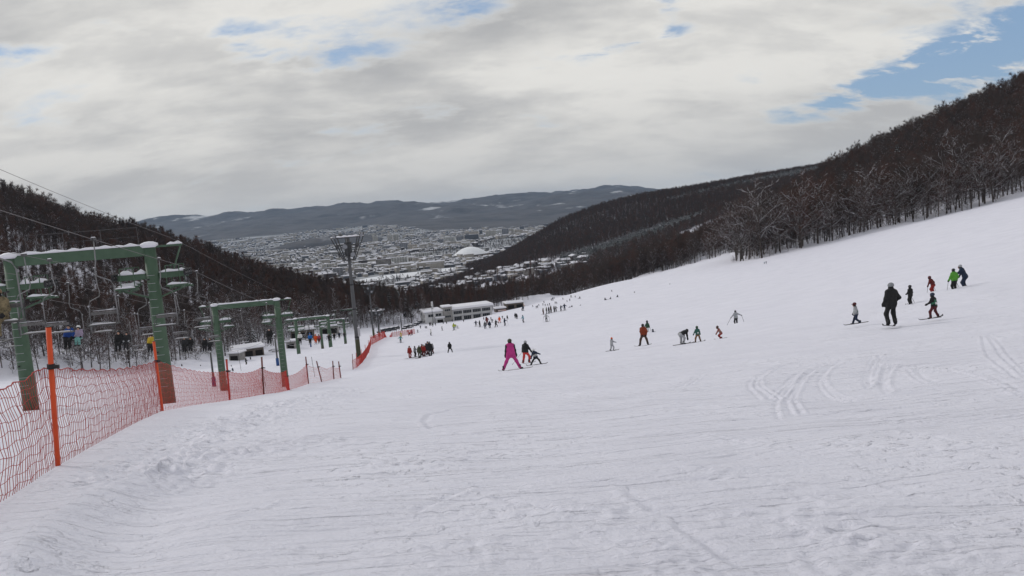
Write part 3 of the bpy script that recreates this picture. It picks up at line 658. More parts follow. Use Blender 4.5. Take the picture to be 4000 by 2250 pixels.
for fn, x0, x1, y0, y1, colr, lb in blocks:
    cl0, rw1 = fn(x0, y1); cr0, rw0 = fn(x1, y0); cm = (cl0+cr0)/2; p = fhit(cm, rw1+.2); wd = max(8, (cr0-cl0)*p.y/F_PX*.97); hh = max(6, ((rw1-rw0)*p.y/F_PX)*1.0)
    dp = min(16., wd*.6) if wd > 20 else wd; rz = math.atan2(-p.x, p.y)*.6+R(random.uniform(-9, 9)); taken.append((p.x, p.y+dp/2, wd*.62+6))
    o = empty('apartment_block' if hh > 13 else 'low_building', (p.x, p.y+dp/2, p.z-1), rz, lb, 'building')
    m = mat('block_'+colr, AP[colr], .8, var=.12, scale=.15)
    MB().box((0, 0, hh/2), (wd, dp, hh)).build('wall', m, o)
    MB().box((0, 0, hh+.5), (wd+.8, dp+.8, 1.0)).build('roof_snow', M_townsnow, o)
    nf = max(2, int(hh/3.1)); bay = max(2, int(wd/7))
    for f in range(nf):
        zf = hh*(f+.5)/nf
        b = MB(); bw = wd/bay
        for q in range(bay): b.box((-wd/2+bw*(q+.5), -dp/2-.03, zf+.1), (bw*.72, .16, hh/nf*.36))
        b.box((wd/2+.03, 0, zf+.1), (.16, dp*.4, hh/nf*.42)); b.box((-wd/2-.03, 0, zf+.1), (.16, dp*.4, hh/nf*.42))
        b.build('window_row', M_band, o)
        if colr in ('brown', 'white', 'pale') and hh > 14:
            MB().box((0, -dp/2-.65, zf-hh/nf*.42), (wd*.94, 1.3, .9)).build('balcony', mat('balcony_pale', (.50, .49, .47), .8), o)
    if hh > 25: MB().box((-wd*.3, 0, hh+3), (wd*.25, dp*.5, 5)).build('lift_house', m, o)
# --- domed arena
p = fhit(473.5, 258.6); ar = empty('domed_arena', p, .2, 'round arena with broad white domed roof beside the dark spur', 'arena'); taken.append((p.x, p.y+48, 75))
rD = 49.; cy = 50.
MB().lathe([(rD*.93, 0), (rD*.93, 11)], 32, (0, cy, -1)).build('wall', mat('arena_wall', (.25, .20, .17), .85, var=.2, scale=.1), ar)
b = MB()
for j in range(32):
    t = 2*math.pi*j/32; b.box((rD*.94*math.cos(t), cy+rD*.94*math.sin(t), 4.5), (1.2, 1.2, 11), rz=t)
b.build('pillar_ring', mat('arena_pillar', (.36, .33, .30), .8), ar)
MB().lathe([(rD*1.04, 10), (rD*1.06, 11.4), (rD*.80, 20.5), (rD*.5, 28.5), (rD*.2, 32.5), (.5, 33.2)], 16, (0, cy, 0)).build('roof', mat('arena_roof', (.76, .77, .80), .6, var=.03, scale=.05), ar)
# --- river under snow, road on piers, knoll
def strip(name, pts_c, wid, m, dz, label):
    ps = [fhit(*q) for q in pts_c]; V = []
    for i, q in enumerate(ps):
        V += [(q.x, q.y-wid/2, q.z+dz), (q.x, q.y+wid/2, q.z+dz)]
    f = [(2*i, 2*i+2, 2*i+3, 2*i+1) for i in range(len(ps)-1)]
    return tag(MB().add(V, f).build(name, m), label, kind='structure'), ps
_, rv = strip('river', [Z5(-150, 1345), Z5(150, 1325), Z5(400, 1280), Z5(700, 1235), Z5(1000, 1205), Z5(1300, 1165), Z5(1600, 1135)], 150, mat('river_snow', (.74, .75, .79), .7, var=.05, scale=.01), 1.2, 'snow covered river band through the town')
river_xy = [(q.x, q.y) for q in rv]
a_, b_ = fhit(245, 252.4), fhit(350, 244.6); rd = empty('elevated_road', ((a_.x+b_.x)/2, a_.y, a_.z), math.atan2(b_.y-a_.y, b_.x-a_.x)*.2, 'long snow covered elevated road in front of the wooded knoll', 'road bridge'); ln = (b_-a_).length*1.1
MB().box((0, 0, 11), (ln, 16, 2)).build('deck', WALLS[3], rd); MB().box((0, 0, 12.7), (ln, 14, 1.4)).build('deck_snow', M_townsnow, rd)
for i in range(14): MB().box((-ln/2+ln*(i+.5)/14, 0, 5), (4, 6, 10)).build('pier', WALLS[3], rd)
k0 = fhit(310, 248.5); kn = []
uu, vv = np.meshgrid(np.linspace(-1, 1, 60), np.linspace(-1, 1, 24)); hx = np.clip(1-uu**2, 0, 1)**.8*np.clip(1-vv**2, 0, 1)**.6
kz = hx*(62+34*uu)+fbm(uu*4, vv*4, 4)*16*hx
V = np.stack([k0.x+uu*370, k0.y+330+vv*330, k0.z-4+kz], -1).reshape(-1, 3); i = np.arange(60*24).reshape(24, 60)
tag(np_obj('wooded_knoll', V, np.stack([i[:-1, :-1], i[:-1, 1:], i[1:, 1:], i[1:, :-1]], -1).reshape(-1, 4), M_far, smooth=True), kind='structure')

# --- houses
def house_field():
    hx_, hy_ = [], []
    th = R(17)
    for (u0, u1, y0, y1, sp) in [(-.62, .12, 1180, 2300, 17.), (-.62, .10, 2300, 4200, 21.), (-.55, .05, 4200, 6650, 30.)]:
        gx, gy = np.meshgrid(np.arange(-4500, 4500, sp), np.arange(0, 7600, sp*1.25)); gx = gx.ravel(); gy = gy.ravel()
        x = gx*math.cos(th)-gy*math.sin(th)+rng.normal(0, sp*.14, gx.size); y = gx*math.sin(th)+gy*math.cos(th)+rng.normal(0, sp*.14, gx.size)
        u = x/np.maximum(y, 1); m = (y > y0) & (y < y1) & (u > u0) & (u < u1); hx_.append(x[m]); hy_.append(y[m])
    x = np.concatenate(hx_); y = np.concatenate(hy_); z = zfar(x, y)
    m = zt(x, y) < H0+9; m |= y > 2000
    d, _ = seg_dist(x, y, river_xy); m &= d > 95
    for (a, b, q) in taken: m &= np.hypot(x-a, y-b) > q
    m &= ~((np.abs((x-k0.x)/390) < 1) & (np.abs((y-k0.y-330)/350) < 1))
    m &= vnoise(x*.004+7, y*.004) < .11                      # parks and yards
    m &= y < np.interp(512+F_PX*x/y, [-300, 380, 440, 1300], [6600, 6600, 5350, 5350])
    c, r = colrow(x, y, z); m &= (c > 120) & (c < 620) & (rng.random(len(x)) < .9)
    return x[m], y[m], z[m], c[m]
hx, hy, hz, hc = house_field()
# a few houses on the slope of the side valley and among the near trees
sx, sy, sz = [], [], []
for i in range(120):
    c = rng.uniform(395, 590); r = np.interp(c, [395, 450, 500, 540, 590], [291, 284, 275, 268, 261])+rng.uniform(-2.5, 7); v = hit(c, r, 780, 1900)
    if v.z > H0+4 and v.y < 1330: sx.append(v.x); sy.append(v.y); sz.append(v.z)
nside = len(sx)
hx = np.concatenate([sx, hx]); hy = np.concatenate([sy, hy]); hz = np.concatenate([sz, hz]); hc = np.concatenate([np.full(nside, 500), hc])
hw = rng.uniform(8, 14, len(hx))*np.where(hy > 4200, 1.35, 1); hd = rng.uniform(7, 11, len(hx)); hh_ = rng.uniform(5.2, 8.5, len(hx)); bigb = (rng.random(len(hx)) < .11) & (hy > 1350); hh_ = hh_*np.where(bigb, 2.1, 1); hw = hw*np.where(bigb, 2.6, 1); hr = R(17)+rng.normal(0, .08, len(hx))+np.where(rng.random(len(hx)) < .5, 0, math.pi/2); gab = rng.random(len(hx)) < .35
def house_arrays(sel, gb):
    """walls and roof arrays of many houses"""
    T = np.array([(-.5, -.5, 0), (.5, -.5, 0), (.5, .5, 0), (-.5, .5, 0), (-.5, -.5, 1), (.5, -.5, 1), (.5, .5, 1), (-.5, .5, 1)]); FW = np.array([(0, 1, 5, 4), (1, 2, 6, 5), (2, 3, 7, 6), (3, 0, 4, 7)])
    if gb: TR_ = np.array([(-.56, -.6, 0), (.56, -.6, 0), (.56, .6, 0), (-.56, .6, 0), (-.56, 0, 1), (.56, 0, 1)]); FR = np.array([(0, 1, 5, 4), (2, 3, 4, 5), (1, 2, 5, 5), (3, 0, 4, 4), (0, 3, 2, 1)])
    else: TR_ = T*[1.1, 1.1, 1]; FR = np.array([(0, 1, 5, 4), (1, 2, 6, 5), (2, 3, 7, 6), (3, 0, 4, 7), (4, 5, 6, 7), (0, 3, 2, 1)])
    n = len(sel); ca, sa = np.cos(hr[sel])[:, None], np.sin(hr[sel])[:, None]
    def put(Tm, h0, h1):
        a = Tm[None, :, 0]*hw[sel][:, None]; b = Tm[None, :, 1]*hd[sel][:, None]
        return np.stack([hx[sel][:, None]+a*ca-b*sa, hy[sel][:, None]+a*sa+b*ca, hz[sel][:, None]+h0+Tm[None, :, 2]*h1], -1).reshape(-1, 3)
    W = put(T, -1.0, (hh_[sel]+1)[:, None]); Rf = put(TR_, hh_[sel][:, None], 2.4 if gb else .5)
    return W, (FW[None]+np.arange(n)[:, None, None]*8).reshape(-1, 4), Rf, (FR[None]+np.arange(n)[:, None, None]*len(TR_)).reshape(-1, 4)
ordh = np.argsort(hy); indiv = ordh[:300]; massh = ordh[300:]
HL = ['small snow roofed house on the wooded valley side', 'small snow roofed house on the near side of the white river', 'small snow roofed house in the town beyond the white river']
def unit_house(gb):
    w_ = MB().box((0, 0, .5), (1, 1, 1)).mesh('wall', None)
    if gb: r_ = MB().add([(-.56, -.6, 0), (.56, -.6, 0), (.56, .6, 0), (-.56, .6, 0), (-.56, 0, 1), (.56, 0, 1)], [(0, 1, 5, 4), (2, 3, 4, 5), (1, 2, 5), (3, 0, 4), (0, 3, 2, 1)]).mesh('roof', M_townsnow)
    else: r_ = MB().box((0, 0, .5), (1.1, 1.1, 1)).mesh('roof', M_townsnow)
    return r_
UR = [unit_house(False), unit_house(True)]
UW = []
for m in WALLS:
    me = MB().box((0, 0, .5), (1, 1, 1)).mesh('wall', m); UW.append(me)
UB = MB().box((0, -.5, .55), (.7, .04, .22)).box((.5, 0, .55), (.04, .5, .22)).mesh('window', M_band)
for i in indiv:
    k = 0 if i < nside else (1 if hy[i] < np.interp(hx[i], [a for a, b in river_xy], [b for a, b in river_xy]) else 2)
    wi_ = int(rng.integers(4)); lbh = ['grey', 'beige', 'dark brown', 'slate grey'][wi_]+' '+('gabled' if gab[i] else 'flat roofed')+' snowy house '+['on the wooded valley side', 'on the near side of the white river', 'in the town beyond the white river'][k]
    o = empty('house', (hx[i], hy[i], hz[i]-1), hr[i], lbh, 'house', ['houses on the valley side', 'houses this side of the river', 'houses beyond the river'][k])
    a = link(bpy.data.objects.new('wall', UW[wi_]), o); a.scale = (hw[i], hd[i], hh_[i]+1)
    b = link(bpy.data.objects.new('roof', UR[int(gab[i])]), o); b.location = (0, 0, hh_[i]+1); b.scale = (hw[i], hd[i], 2.4 if gab[i] else .5)
    c = link(bpy.data.objects.new('window', UB), o); c.scale = (hw[i], hd[i], hh_[i]+1)
V_, F_, MI = [], [], []; o_ = 0
for gb in (False, True):
    for wi in range(4):
        sel = massh[(gab[massh] == gb) & (np.where(bigb[massh] & (massh % 3 > 0), 1, massh % 4) == wi)]
        if len(sel) == 0: continue
        W, fw_, Rf, fr_ = house_arrays(sel, gb)
        if gb: fr_ = fr_.copy()
        V_ += [W, Rf]; F_ += [fw_+o_, fr_+o_+len(W)]; MI += [np.full(len(fw_), wi), np.full(len(fr_), 4)]; o_ += len(W)+len(Rf)
Fa = np.concatenate(F_); Va = np.concatenate(V_); Ma = np.concatenate(MI)
deg = Fa[:, 2] == Fa[:, 3]
Fa[deg, 3] = Fa[deg, 2]
me = bpy.data.meshes.new('town_houses'); me.from_pydata([tuple(v) for v in Va], [], [tuple(f[:3]) if d else tuple(f) for f, d in zip(Fa.tolist(), deg)])
for m in WALLS+[M_townsnow]: me.materials.append(m)
me.polygons.foreach_set('material_index', Ma.astype(np.int32)); me.update()
tag(link(bpy.data.objects.new('town_houses', me)), 'mass of small snow roofed houses filling the valley', kind='stuff')
# trees of streets, river banks and parks
NT = 13000; tx_ = rng.uniform(-.6, .12, NT); ty_ = 1150+4300*rng.random(NT)**1.3; tx_ = tx_*ty_; d_, _ = seg_dist(tx_, ty_, river_xy)
m = (d_ > 80) & ((vnoise(tx_*.004+7, ty_*.004) > .11) | (rng.random(NT) < .25) | ((d_ < 135) & (ty_ < 1800)))
for (a, b, q) in taken: m &= np.hypot(tx_-a, ty_-b) > q*.8
m &= (zt(tx_, ty_) < H0+9) | (ty_ > 2000)
tx_, ty_ = tx_[m], ty_[m]
wood_mass('town_trees', np.stack([tx_, ty_, zfar(tx_, ty_)], -1), np.where(rng.random(len(tx_)) < .2, 11, rng.integers(0, 11, len(tx_))), .7+.6*rng.random(len(tx_)), 'bare trees of the streets and parks in the town')
print('houses', len(hx), 'side', nside)

# ================================================================== CHAIRLIFT
M_green = mat('lift_green', (.052, .095, .060), .55, col2=(.075, .125, .082), scale=1.2, bump=.004, bscale=9)
M_rust = mat('lift_rust', (.070, .062, .036), .8, col2=(.055, .072, .042), scale=2.5)
M_steel = mat('grey_steel', (.085, .083, .086), .6, metal=.2, var=.2, scale=4)
M_dark = mat('dark_rubber', (.022, .022, .024), .6, var=.2)
M_light = mat('pale_metal', (.42, .42, .44), .45, metal=.5, var=.15)
M_rope = mat('wire_rope', (.16, .15, .15), .7)
M_plate = mat('white_plate', (.70, .70, .68), .6)
def leg_mat():
    m = mat('lift_leg', (.052, .095, .060), .55, col2=(.075, .125, .082), scale=1.2, bump=.004, bscale=9); t = m.node_tree; b = t.nodes['Principled BSDF']; n = t.nodes.new; l = t.links.new
    src = b.inputs['Base Color'].links[0].from_socket; tx = n('ShaderNodeTexCoord'); sp = n('ShaderNodeSeparateXYZ'); l(tx.outputs['Object'], sp.inputs[0])
    q = n('ShaderNodeTexNoise'); q.inputs['Scale'].default_value = 2.2; q.inputs['Detail'].default_value = 6; l(tx.outputs['Object'], q.inputs['Vector'])
    a = n('ShaderNodeMath'); a.operation = 'MULTIPLY_ADD'; l(q.outputs[0], a.inputs[0]); a.inputs[1].default_value = -1.8; l(sp.outputs[2], a.inputs[2])
    r = n('ShaderNodeMapRange'); l(a.outputs[0], r.inputs[0]); r.inputs[1].default_value = 1.3; r.inputs[2].default_value = -.6; r.inputs[4].default_value = .75
    mx = n('ShaderNodeMix'); mx.data_type = 'RGBA'; l(r.outputs[0], mx.inputs[0]); l(src, mx.inputs[6]); mx.inputs[7].default_value = (.088, .072, .040, 1); l(mx.outputs[2], b.inputs['Base Color']); return m
M_leg = leg_mat()
def text_mesh(name, s, size, m, parent, loc, rot):
    cu = bpy.data.curves.new(name, 'FONT'); cu.body = s; cu.size = size; cu.align_x = 'CENTER'; cu.align_y = 'CENTER'; cu.extrude = .004
    tmp = bpy.data.objects.new(name, cu); C.objects.link(tmp); dg = bpy.context.evaluated_depsgraph_get()
    me = bpy.data.meshes.new_from_object(tmp.evaluated_get(dg)); bpy.data.objects.remove(tmp); me.materials.clear(); me.materials.append(m)
    o = link(bpy.data.objects.new(name, me), parent); o.location = loc; o.rotation_euler = rot; return o
def snow_strip(mb, a, b, wd, hg, n=9, seed=0):
    """uneven snow lying along a beam from a to b"""
    a, b = Vector(a), Vector(b); d = b-a; s = d.cross(Vector((0, 0, 1))).normalized()*wd/2; r_ = random.Random(seed); V = []; k = n
    for i in range(k+1):
        p = a+d*i/k; h = hg*(.45+.9*r_.random())*(1 if 0 < i < k else .3)
        V += [p-s, p-s*.62+Vector((0, 0, h)), p+s*.62+Vector((0, 0, h)), p+s]
    f = []
    for i in range(k):
        o = 4*i; f += [(o, o+4, o+5, o+1), (o+1, o+5, o+6, o+2), (o+2, o+6, o+7, o+3), (o+3, o+7, o+4, o)]
    f += [(0, 1, 2, 3), (4*k+3, 4*k+2, 4*k+1, 4*k)]
    mb.add([tuple(v) for v in V], f); return mb
LDIR = Vector((-.16, 1, 0)).normalized(); LNRM = Vector((LDIR.y, -LDIR.x, 0))     # along and across the lift
LRZ = math.atan2(LNRM.y, LNRM.x)
TOWERS = [(35, 170.5, 411, 405, 45.5, 1.055), (225, 287, 391, 391, 98, 1.28), (298, 331, 365, 357, 185, 1.19), (323, 347, 349, 345, 255, 1.03), (337, 353, 341, 339, 345, 1.0)]
tow = []
for cl0, cr0, rl0, rr0, d, s in TOWERS:
    a = P((cl0+cr0)/2, (rl0+rr0)/2, d); tow.append((a.x, a.y, d, s))
# one straight line fitted through the towers
A = np.array([(t[1], 1) for t in tow[:4]]); sl = np.linalg.lstsq(A, np.array([t[0] for t in tow[:4]]), rcond=None)[0]
LDIR = Vector((sl[0], 1, 0)).normalized(); LNRM = Vector((LDIR.y, -LDIR.x, 0)); LRZ = math.atan2(LNRM.y, LNRM.x)
def lx(y): return sl[0]*y+sl[1]
SPREAD = 3.82; GAUGE = 2.0; LEGH = 9.0; ROPEH = 7.55
# --- tower
tower_pos = []
def make_tower(i, y, hs, label, far):
    x = lx(y); root = empty('lift_tower', (x, y, gz(x, y)), LRZ, label, 'lift tower', 'portal towers of the chairlift')
    legs = []
    for s in (-1, 1):
        w_ = Vector((x, y, 0))+LNRM*s*SPREAD; z0 = gz(w_.x, w_.y)-root.location.z; legs.append(z0)
    ztop = (legs[0]+legs[1])/2+LEGH*hs; zr = ztop-(LEGH-ROPEH)*hs
    tower_pos.append((x, y, root.location.z+zr))
    n = 12 if not far else 8; tk = 1 if i == 0 else 1.1
    for s, z0 in zip((-1, 1), legs):
        lg = MB().tube([(s*SPREAD, 0, z0-.5), (s*SPREAD, 0, z0+2.0), (s*SPREAD, 0, ztop-.15)], [.43*tk, .41*tk, .35*tk], n).build('leg', M_green, root, True)
        lg.data.materials[0] = M_leg
        MB().lathe([(.40, 0), (.52, .10), (.50, .24), (.25, .34), (.02, .36)], 10, (s*SPREAD, 0, ztop-.15)).build('snow_cap', SNOWCAP, lg, True)
        if not far:
            rg_ = MB()
            for k in range(15): rg_.tube([(s*SPREAD-.20, -.40, z0+1.2+k*.48), (s*SPREAD-.20, -.50, z0+1.2+k*.48), (s*SPREAD+.20, -.50, z0+1.2+k*.48), (s*SPREAD+.20, -.40, z0+1.2+k*.48)], .011, 4)
            rg_.build('ladder', M_light, lg)
            b_ = MB()
            for k in (0, 1, 2): b_.tube([(s*SPREAD-.15+.3*(k % 2), -.40, zr-.5-k*2.2), (s*SPREAD-.15+.3*(k % 2), -.47, zr-.5-k*2.2)], .06, 6)
            b_.build('bolt', M_dark, lg)
        # sheave arm each side of the leg, with wheels, walkway and snow
        for q in (-1, 1):
            ax_ = s*SPREAD+q*GAUGE; c0 = s*SPREAD+q*.38
            arm = MB().box(((c0+ax_)/2, 0, zr-.32), (abs(ax_-c0), .22, .34)).build('sheave_arm', M_green, root)
            MB_ = MB(); snow_strip(MB_, (c0, 0, zr-.148), (ax_-q*.1, 0, zr-.148), .26, .22, 6, i*7+q+s*3); MB_.build('snow', SNOWCAP, arm, True)
            wk = MB(); sns = []
            for k in range(3 if not far else 2):
                yy = -.55+.55*k; zz = zr-.95-.16*k*(1 if q > 0 else -1)*.5
                wk.box((ax_-q*.55, yy, zz), (1.25, .20, .10)); sn = MB(); snow_strip(sn, (ax_-q*1.1, yy, zz+.052), (ax_+q*.02, yy, zz+.052), .2, .13, 4, k+i); sns.append(sn)
            wk.box((ax_-q*.9, 0, zr-1.08), (.09, 1.5, .12)).box((ax_-q*.25, 0, zr-1.08), (.09, 1.5, .12)).bar((s*SPREAD+q*.35, 0, zr-1.6), (ax_-q*.3, 0, zr-1.12), .1)
            if not far:
                for yy in (-.6, .55):
                    wk.bar((ax_-q*1.1, yy, zr-.9), (ax_-q*1.1, yy, zr+.25), .045).bar((ax_-q*.35, yy, zr-.9), (ax_-q*.35, yy, zr+.25), .045).bar((ax_-q*1.1, yy, zr+.25), (ax_-q*.35, yy, zr+.25), .045)
            wp = wk.build('walkway', M_green, root)
            for sn in sns: sn.build('snow', SNOWCAP, wp, True)
            tr_ = MB().box((ax_, 0, zr-.24), (.10, 1.5, .12)).build('sheave_train', M_steel, root)
            for k in range(4):
                yy = -.66+.44*k
                wl = MB()
                for t in np.linspace(0, 2*math.pi, 11 if not far else 7)[:-1]:
                    pass
                nn = 14 if not far else 8; ro, ri = .21, .15
                vs_ = []; fs_ = []
                for j in range(nn):
                    t = 2*math.pi*j/nn
                    for (rr_, xx) in ((ro, -.06), (ro, .06), (ri, .06), (ri, -.06)): vs_.append((ax_+xx, yy+rr_*math.cos(t), zr-.23+rr_*math.sin(t)))
                for j in range(nn):
                    a_, b_ = 4*j, 4*((j+1) % nn)
                    for e in range(4): fs_.append((a_+e, b_+e, b_+(e+1) % 4, a_+(e+1) % 4))
                wl.add(vs_, fs_); wl.box((ax_, yy, zr-.23), (.05, .30, .05)).box((ax_, yy, zr-.23), (.05, .05, .30))
                wl.build('sheave_wheel', M_dark, root)
    bm_ = MB().box((0, 0, ztop-.32), (2*SPREAD+.2, .34, .62)).build('portal_beam', M_green, root)
    s_ = MB(); snow_strip(s_, (-SPREAD-.4, 0, ztop-.008), (SPREAD-.35, 0, ztop-.008), .38, .15, 22, i+40); s_.build('snow', SNOWCAP, bm_, True)
    for s in (-1, 1):
        e = MB().box((s*(SPREAD+1.05), 0, ztop-.12), (1.6, .16, .12)).bar((s*(SPREAD+1.75), 0, ztop-.2), (s*(SPREAD+1.15), 0, zr-.2), .08).build('side_bracket', M_green, root)
        s_ = MB(); snow_strip(s_, (s*(SPREAD+1.0), 0, ztop-.058), (s*(SPREAD+1.85), 0, ztop-.058), .3, .16, 4, i+60); s_.build('snow', SNOWCAP, e, True)
    if not far:
        hr_ = MB()
        for k, xx in enumerate(np.linspace(-SPREAD+.9, SPREAD-.6, 4)): hr_.bar((xx, .1, ztop-.1), (xx, .1, ztop+1.1), .03)
        hr_.bar((-SPREAD+.9, .1, ztop+1.1), (SPREAD-.6, .1, ztop+1.1), .028).bar((-SPREAD+.9, .1, ztop+.55), (SPREAD-.6, .1, ztop+.55), .022); hr_.build('handrail', M_steel, root)
        if i == 0:
            pl_ = MB().lathe([(.17, 0), (.17, .02)], 14).build('number_plate', M_plate, root); pl_.location = (-SPREAD-.02, -.455, zr-2.2); pl_.rotation_euler = (R(90), 0, 0); pl_.scale = (1.35, .85, 1)
            text_mesh('plate_number', '22', .20, M_dark, root, (-SPREAD-.02, -.482, zr-2.2), (R(90), 0, 0))
    return root
TL = ['green steel portal tower with snowy crossbeam nearest the camera', 'second green portal tower down the lift line', 'third green portal tower down the lift line', 'fourth green portal tower, behind the tall light mast', 'farthest small green portal tower near the lift station']
for i, ((x, y, d, s), lb) in enumerate(zip(tow, TL)): make_tower(i, d, s, lb, i > 1)
# --- ropes
yb0 = -45.; xb0 = lx(yb0); t0 = tower_pos[0]; back = (xb0, yb0, t0[2]+.158*(t0[1]-yb0))
line = [back]+tower_pos+[(lx(390), 390, gz(lx(390), 390)+4.5)]
def rope_z(y):
    for (a, b) in zip(line[:-1], line[1:]):
        if a[1] <= y <= b[1]:
            t = (y-a[1])/(b[1]-a[1]); return a[2]*(1-t)+b[2]*t-4*t*(1-t)*.006*(b[1]-a[1])
    return line[-1][2]
OFF = {'LL': -SPREAD-GAUGE, 'LR': -SPREAD+GAUGE, 'RL': SPREAD-GAUGE, 'RR': SPREAD+GAUGE}
def rope_pt(k, y): return Vector((lx(y), y, rope_z(y)))+LNRM*OFF[k]
RN = {'LL': 'wire haul rope at the far left of the lift', 'LR': 'wire haul rope carrying riders up the left line', 'RL': 'wire haul rope carrying empty chairs down the right line', 'RR': 'wire haul rope nearest the piste carrying riders'}
for k in OFF:
    tag(MB().tube([rope_pt(k, y) for y in np.concatenate([np.linspace(-45, 45, 12), np.linspace(48, 390, 60)])], .012, 5, tw=.3).build('haul_rope', M_rope), RN[k], 'cable', 'haul ropes of the chairlift')
for s, lb in ((-1, 'thin comms cable over the left tower tops'), (1, 'thin comms cable over the right tower tops')):
    tag(MB().tube([Vector((lx(y), y, rope_z(y)+1.75-.25*math.sin(y*.06)))+LNRM*s*(SPREAD+1.7) for y in np.linspace(-40, 320, 70)], .009, 4).build('comms_cable', M_rope), lb, 'cable')
# --- chairs
M_slat = mat('seat_slat', (.14, .135, .135), .6, var=.3, scale=8)
DROP_L = .65; M_hang = mat('hanger_grey', (.20, .20, .205), .6)
def make_chair(dr=0.):
    r_ = empty('lift_chair', (0, 0, 0)); g_ = MB().box((0, 0, .02), (.12, .34, .12)).build('grip', M_steel, r_)
    MB().box((0, 0, .095), (.12, .22, .03), top=(.6, .7)).build('snow', SNOWCAP, g_)
    # hanger bows outwards past the sheaves, then back over the middle of the seat
    MB().tube([(0, 0, -.05), (.03, 0, -.9), (.10, 0, -1.25), (.05, -.02, -1.5), (-.42, -.06, -1.72), (-.52, -.08, -1.95), (-.52, -.10, -2.85-dr)], .026, 6).build('hanger', M_hang, r_, True)
    MB().tube([(-.56, -.14, -2.85), (-.56, -.20, -2.25), (.56, -.20, -2.25), (.56, -.14, -2.85), (.56, .36, -2.86), (-.56, .36, -2.86), (-.56, -.14, -2.85)], .022, 6).build('seat_frame', M_steel, r_)
    for k in range(3): MB().box((0, -.02+.15*k, -2.83), (1.08, .10, .03)).build('seat_slat', M_slat, r_)
    for k in range(1): MB().box((0, -.185, -2.40), (1.08, .03, .13)).build('backrest_slat', M_slat, r_)
    for s in (-1, 1): MB().tube([(s*.56, -.2, -2.5), (s*.56, .15, -2.55), (s*.56, .32, -2.82)], .02, 5).build('armrest', M_steel, r_)
    sn = MB(); snow_strip(sn, (-.5, .22, -2.815), (.5, .22, -2.815), .10, .04, 5, 3); sn.build('snow', SNOWCAP, r_, True); sn = MB(); snow_strip(sn, (-.5, -.185, -2.29), (.45, -.185, -2.29), .035, .03, 4, 2); sn.build('snow', SNOWCAP, r_, True)
    n_ = MB().lathe([(.05, 0), (.05, .012)], 10).build('number_disc', M_light, r_); n_.location = (-.52, -.135, -2.0); n_.rotation_euler = (R(90), 0, 0)
    for o_ in list(r_.children):
        if o_.name.split('.')[0] in ('seat_frame', 'seat_slat', 'backrest_slat', 'armrest', 'snow'): o_.location.z -= dr
    return r_
chairs0 = {'R': make_chair(DROP_L), 'L': make_chair(DROP_L)}; chair_used = set()
def chair_at(k, y, label, group):
    o = chairs0[k[0]] if k[0] not in chair_used else copy_tree(chairs0[k[0]]); chair_used.add(k[0])
    o.location = rope_pt(k, y); upw = k in ('LR', 'RR')
    o.rotation_euler = (0, 0, math.atan2(LDIR.y, LDIR.x)-math.pi/2+(math.pi if upw else 0))
    return tag(o, label, 'chairlift chair', group)
def col_y(k, c, y0=12., y1=380.):
    ys_ = np.linspace(y0, y1, 3000); f = []
    p = [rope_pt(k, y) for y in ys_]; cc = np.array([colrow(q.x, q.y, q.z-2.4)[0] for q in p]); return float(ys_[np.argmin(np.abs(cc-c))])
RIDE = {}                                   # chairs with riders; people are set on them later
for key, k, c in [('camo', 'RR', -2), ('blue', 'LR', 73), ('black', 'LR', 122), ('yellow', 'LR', 153), ('pair3', 'LR', 187), ('pair4', 'LR', 207), ('bigblack', 'RR', 269), ('white', 'RR', 301), ('bluej', 'RR', 309), ('orange', 'RR', 317), ('far1', 'RR', 328.7), ('far2', 'RR', 334), ('far3', 'RR', 339), ('far4', 'RR', 344)]:
    y = col_y(k, c); RIDE[key] = (k, y)
    chair_at(k, y, {'camo': 'chair cut by the left picture edge carrying a camouflage clad rider', 'blue': 'chair carrying a blue and a lilac rider', 'black': 'chair carrying two riders in black, third row on the left line', 'yellow': 'chair half hidden behind the right leg of the nearest tower', 'pair3': 'chair with dark riders left of the second tower', 'pair4': 'chair with dark riders right beside the second tower leg',
             'bigblack': 'chair under the single rider in black before the right tower leg', 'white': 'chair under the rider in a white jacket', 'bluej': 'chair under the rider in a bright blue jacket', 'orange': 'chair under the orange and the red rider', 'far1': 'chair of the small dark rider right of the orange one', 'far2': 'first small ridden chair left of the light mast foot', 'far3': 'second small ridden chair left of the light mast foot', 'far4': 'small ridden chair directly behind the light mast'}[key], 'ridden chairs of the lift')
for c_, lb_ in ((101, 'empty chair hanging large in the middle of the nearest portal'), (165, 'empty chair passing the nearest tower right leg'), (201, 'empty chair between first and second tower on the piste side')): chair_at('RR', col_y('RR', c_), lb_, 'empty chairs going up')
LBC = {'LL': 'empty double chair going down on the far left rope', 'RL': 'empty double chair going down on the inner right rope'}
for k, cols in (('LL', [12, 138, 196, 228]), ('RL', [31, 56, 100, 147, 180, 213, 243, 266, 286])):
    for c in cols: chair_at(k, col_y(k, c), LBC[k], 'empty chairs going down')
